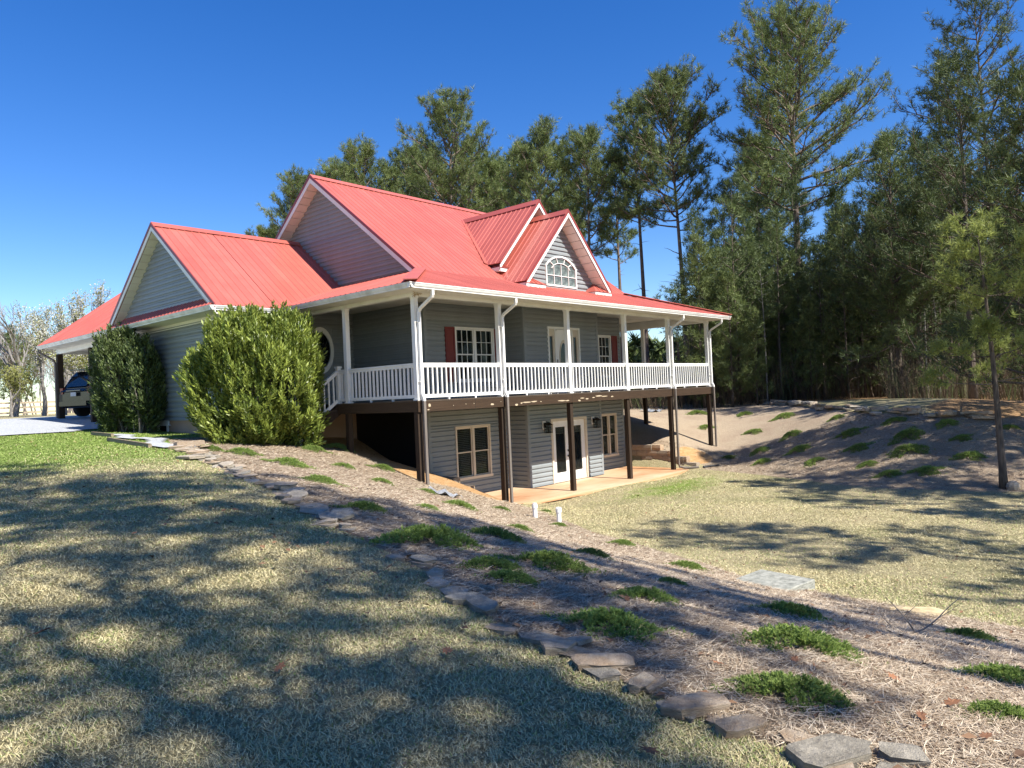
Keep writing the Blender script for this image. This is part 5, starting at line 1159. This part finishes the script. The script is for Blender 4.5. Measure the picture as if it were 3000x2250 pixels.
jl = {(1639,1540): 'low green juniper just downhill of the two white pipes', (1600,1498): 'tiny juniper tuft between the two white pipes and the brown post', (612,1318): 'low juniper at the foot of the pale stone step', (2325,1807): 'spreading juniper below the square concrete lid', (2845,1875): 'juniper beside the bare dead branch and yellow stone', (1254,1442): 'narrow juniper next to the torn grey cloth by the corner post', (1263,1592): 'long trailing juniper half in tree shadow above the stone row', (1471,1493): 'small juniper at the edge of the orange patio near the downspout', (992,1316): 'juniper between the huge leafy shrub and the dark underside of the porch', (920,1320): 'juniper tucked under the edge of the huge leafy shrub', (2043,1213): 'rangy juniper seen just left of the end porch post on the far bank', (2958,1253): 'small juniper behind the leaning young pine trunk'}
jr = random.Random(3)
def plant_j(lst, lab, grp):
    for i, (u, v, s) in enumerate(lst):
        p = hit(u, v); e = 1e-1; nx_ = -(gz(p[0]+e, p[1])-gz(p[0]-e, p[1]))/(2*e); ny_ = -(gz(p[0], p[1]+e)-gz(p[0], p[1]-e))/(2*e)
        o = tree('juniper', jp[i % 4], tuple(p-(0, 0, .01)), jl.get((u, v), lab), grp, 0, s*(.41 if v > 1700 else .43 if v > 1400 else .54)*jr.uniform(.8, 1.15), 'juniper', ('stem', 'foliage'))
        q = Vector((0, 0, 1)).rotation_difference(Vector((nx_, ny_, 1)).normalized()); z_ = Matrix.Rotation(math.atan2(AF[1], AF[0])-math.pi/2+rr.uniform(-.5, .5), 4, 'Z'); o.rotation_euler = (q.to_matrix().to_4x4() @ z_).to_euler()
plant_j(left, 'low spreading green juniper on the pine-straw bank in front of the porch', 'junipers on the near bank')
plant_j(right, 'low dark juniper clump on the far bank below the stone row', 'junipers on the far bank')

# ------------------------------------------------------------------ grass, pine straw, fallen leaves
def polar(n, r0, r1, k, spread=.72):
    u = rng.uniform(0, 1, n); r_ = (r0**k+u*(r1**k-r0**k))**(1/k); th = YAW+rng.uniform(-spread, spread, n); return CAM[0]+r_*np.sin(th), CAM[1]+r_*np.cos(th), r_
def blades(x, y, r_, ln, wd, flat, tint, lift):
    n = len(x); z = ground(x, y); a = rng.uniform(0, 2*np.pi, n); e = rng.uniform(*flat, n); d = np.stack([np.cos(a)*np.cos(e), np.sin(a)*np.cos(e), np.sin(e)], -1)
    s = np.stack([-np.sin(a), np.cos(a), rng.normal(0, .3, n)], -1); o = np.stack([x, y, z+lift], -1); w = wd[:, None]/2
    V = np.stack([o-s*w, o+s*w, o+d*ln[:, None]], 1).reshape(-1, 3); return V, np.arange(3*n).reshape(-1, 3), np.repeat(tint, 3)
def rings(spec):
    X = [polar(n, a, b_, 2.) for a, b_, n in spec]; return tuple(np.concatenate([q[k] for q in X]) for k in range(3))
x, y, r_ = rings(((1.9,3.4,90000),(3.4,5.5,150000),(5.5,8.5,190000),(8.5,13,180000),(13,20,170000),(20,29,110000))); mu, wo_, di, gr = masks(x, y)
keep = (mu < .45) & (wo_ < .4) & (di < .4) & ~in_poly(x, y, PATIO) & ~((x > -2.2) & (y > 5.8)) & ~((x > 2.6) & (y > -.1) & (x < 13))
x, y, r_, gr = x[keep], y[keep], r_[keep], gr[keep]; n = len(x)
green = rng.uniform(0, 1, n) < np.clip(np.where(x > -1.5, .05, .16)+.85*gr+.22*np.sin(x*.9+1.3*np.sin(y*.7))*np.cos(y*.8), .04, .95); ti = np.where(green, rng.uniform(.72, 1, n), rng.uniform(0, .55, n))
t = NT('grass_blades'); t.base(t.ramp(t.attr('tint'), [(0, (.34,.275,.14)), (.3, (.54,.46,.25)), (.56, (.72,.635,.375)), (.66, (.13,.165,.045)), (.85, (.22,.29,.07)), (1, (.34,.41,.13))])); M['grass'] = t.fin(.7, .2)
mat_ = .75+.5*(np.sin(x*2.1+1.7*np.sin(y*1.9))*np.sin(y*2.6+1.1*np.sin(x*1.4)))**2; V, T, ta = blades(x, y, r_, mat_*rng.uniform(.016, .040, n)*(1+.03*r_), .0022+.00058*r_, (.05, .8), ti, -.004)
tag(link('grass', tri_mesh('grass', V, T, M['grass'], ta)), 'dormant tan lawn grass flecked with green', 'grass', kind='stuff')
x, y, r_ = rings(((1.9,3.4,40000),(3.4,5.5,90000),(5.5,8.5,110000),(8.5,13,110000),(13,20,110000),(20,30,130000))); mu, wo_, di, gr = masks(x, y); keep = (mu > .5) & (di < .5); x, y, r_ = x[keep], y[keep], r_[keep]; n = len(x)
t = NT('pine_straw'); t.base(t.ramp(t.attr('tint'), [(0, (.10,.06,.035)), (.3, (.30,.22,.145)), (.65, (.47,.375,.27)), (1, (.66,.56,.42))])); M['straw'] = t.fin(.75, .2)
V, T, ta = blades(x, y, r_, rng.uniform(.05, .115, n), .0017+.0006*r_, (-.05, .24), rng.uniform(0, 1, n), rng.uniform(.002, .022, n))
tag(link('pine_straw', tri_mesh('pine_straw', V, T, M['straw'], ta)), 'greyish brown pine straw mulch covering the banks', 'mulch', kind='stuff')
x, y, r_ = polar(5200, 2.5, 30, .9); mu, wo_, di, gr = masks(x, y); keep = ((x > -9) & (wo_ < .5)) | (rng.uniform(0, 1, len(x)) < .05); keep &= ~((x > 2.6) & (y > -.1)) & (rng.uniform(0, 1, len(x)) < .55); x, y = x[keep], y[keep]; n = len(x)
tm = [np.array([(-.5,0,0),(0,-.3,.12),(.5,0,.05),(-.5,0,0),(.5,0,.05),(0,.3,.15)])]
V, T, ta = scatter(tm, np.stack([x, y, ground(x, y)+.025], -1), rng.normal(0, .25, (n, 3))+np.array((0, 0, 1.)), rng.uniform(.03, .075, n), rng.uniform(0, 1, n), rng)
t = NT('leaf_litter'); t.base(t.ramp(t.attr('tint'), [(0, (.05,.03,.018)), (.6, (.17,.085,.04)), (1, (.33,.19,.10))])); M['litter'] = t.fin(.8)
tag(link('leaf_litter', tri_mesh('leaf_litter', V, T, M['litter'], ta)), 'small brown leaf scraps scattered over lawn and straw', 'leaves', kind='stuff')
def oak_leaf(seed):
    r = random.Random(seed); pts = []; n = 18
    for i in range(n): a = 2*math.pi*i/n; k = (.55 if i % 2 else 1.0)*r.uniform(.85, 1.1); pts.append((k*math.cos(a), .55*k*math.sin(a), .22*abs(math.sin(a))*r.uniform(.3, 1.2)+.06*math.cos(2*a)))
    b = MB(); b.add([(0, 0, .05)]+pts, [(0, 1+i, 1+(i+1) % n) for i in range(n)]); b.tube([(-.9, 0, .03), (-1.4, .1, .05)], .03, 4); return b.mesh('fallen_leaf', M['dead_leaf'])
ol = [oak_leaf(i) for i in range(3)]
for i, (u, v) in enumerate(((130,1866),(1312,1925),(1905,2225),(620,1496),(470,1486),(690,1502),(750,1523),(300,1517),(395,1572),(2620,2005),(1560,1842),(1838,1768),(2790,2080),(2100,1960),(2480,1860),(2700,2120),(1170,1606),(1140,1675),(1000,1680),(820,1975),(2330,1950),(2890,2180))):
    p = hit(u, v); o = bpy.data.objects.new('fallen_leaf', ol[i % 3]); col.objects.link(o); o.location = p+(0, 0, .035); s = rr.uniform(.035, .06)*(1.5 if i == 0 else 1); o.scale = (s, s, s); o.rotation_euler = (rr.uniform(-.4, .4), rr.uniform(-.4, .4), rr.uniform(0, 6.3))
    if i == 0: tag(o, 'large reddish dead leaf lying alone on the shaded lawn', 'leaf')
    else: tag(o, 'curled brown dead leaf lying on the ground', 'leaf', 'dead leaves on lawn and bank')
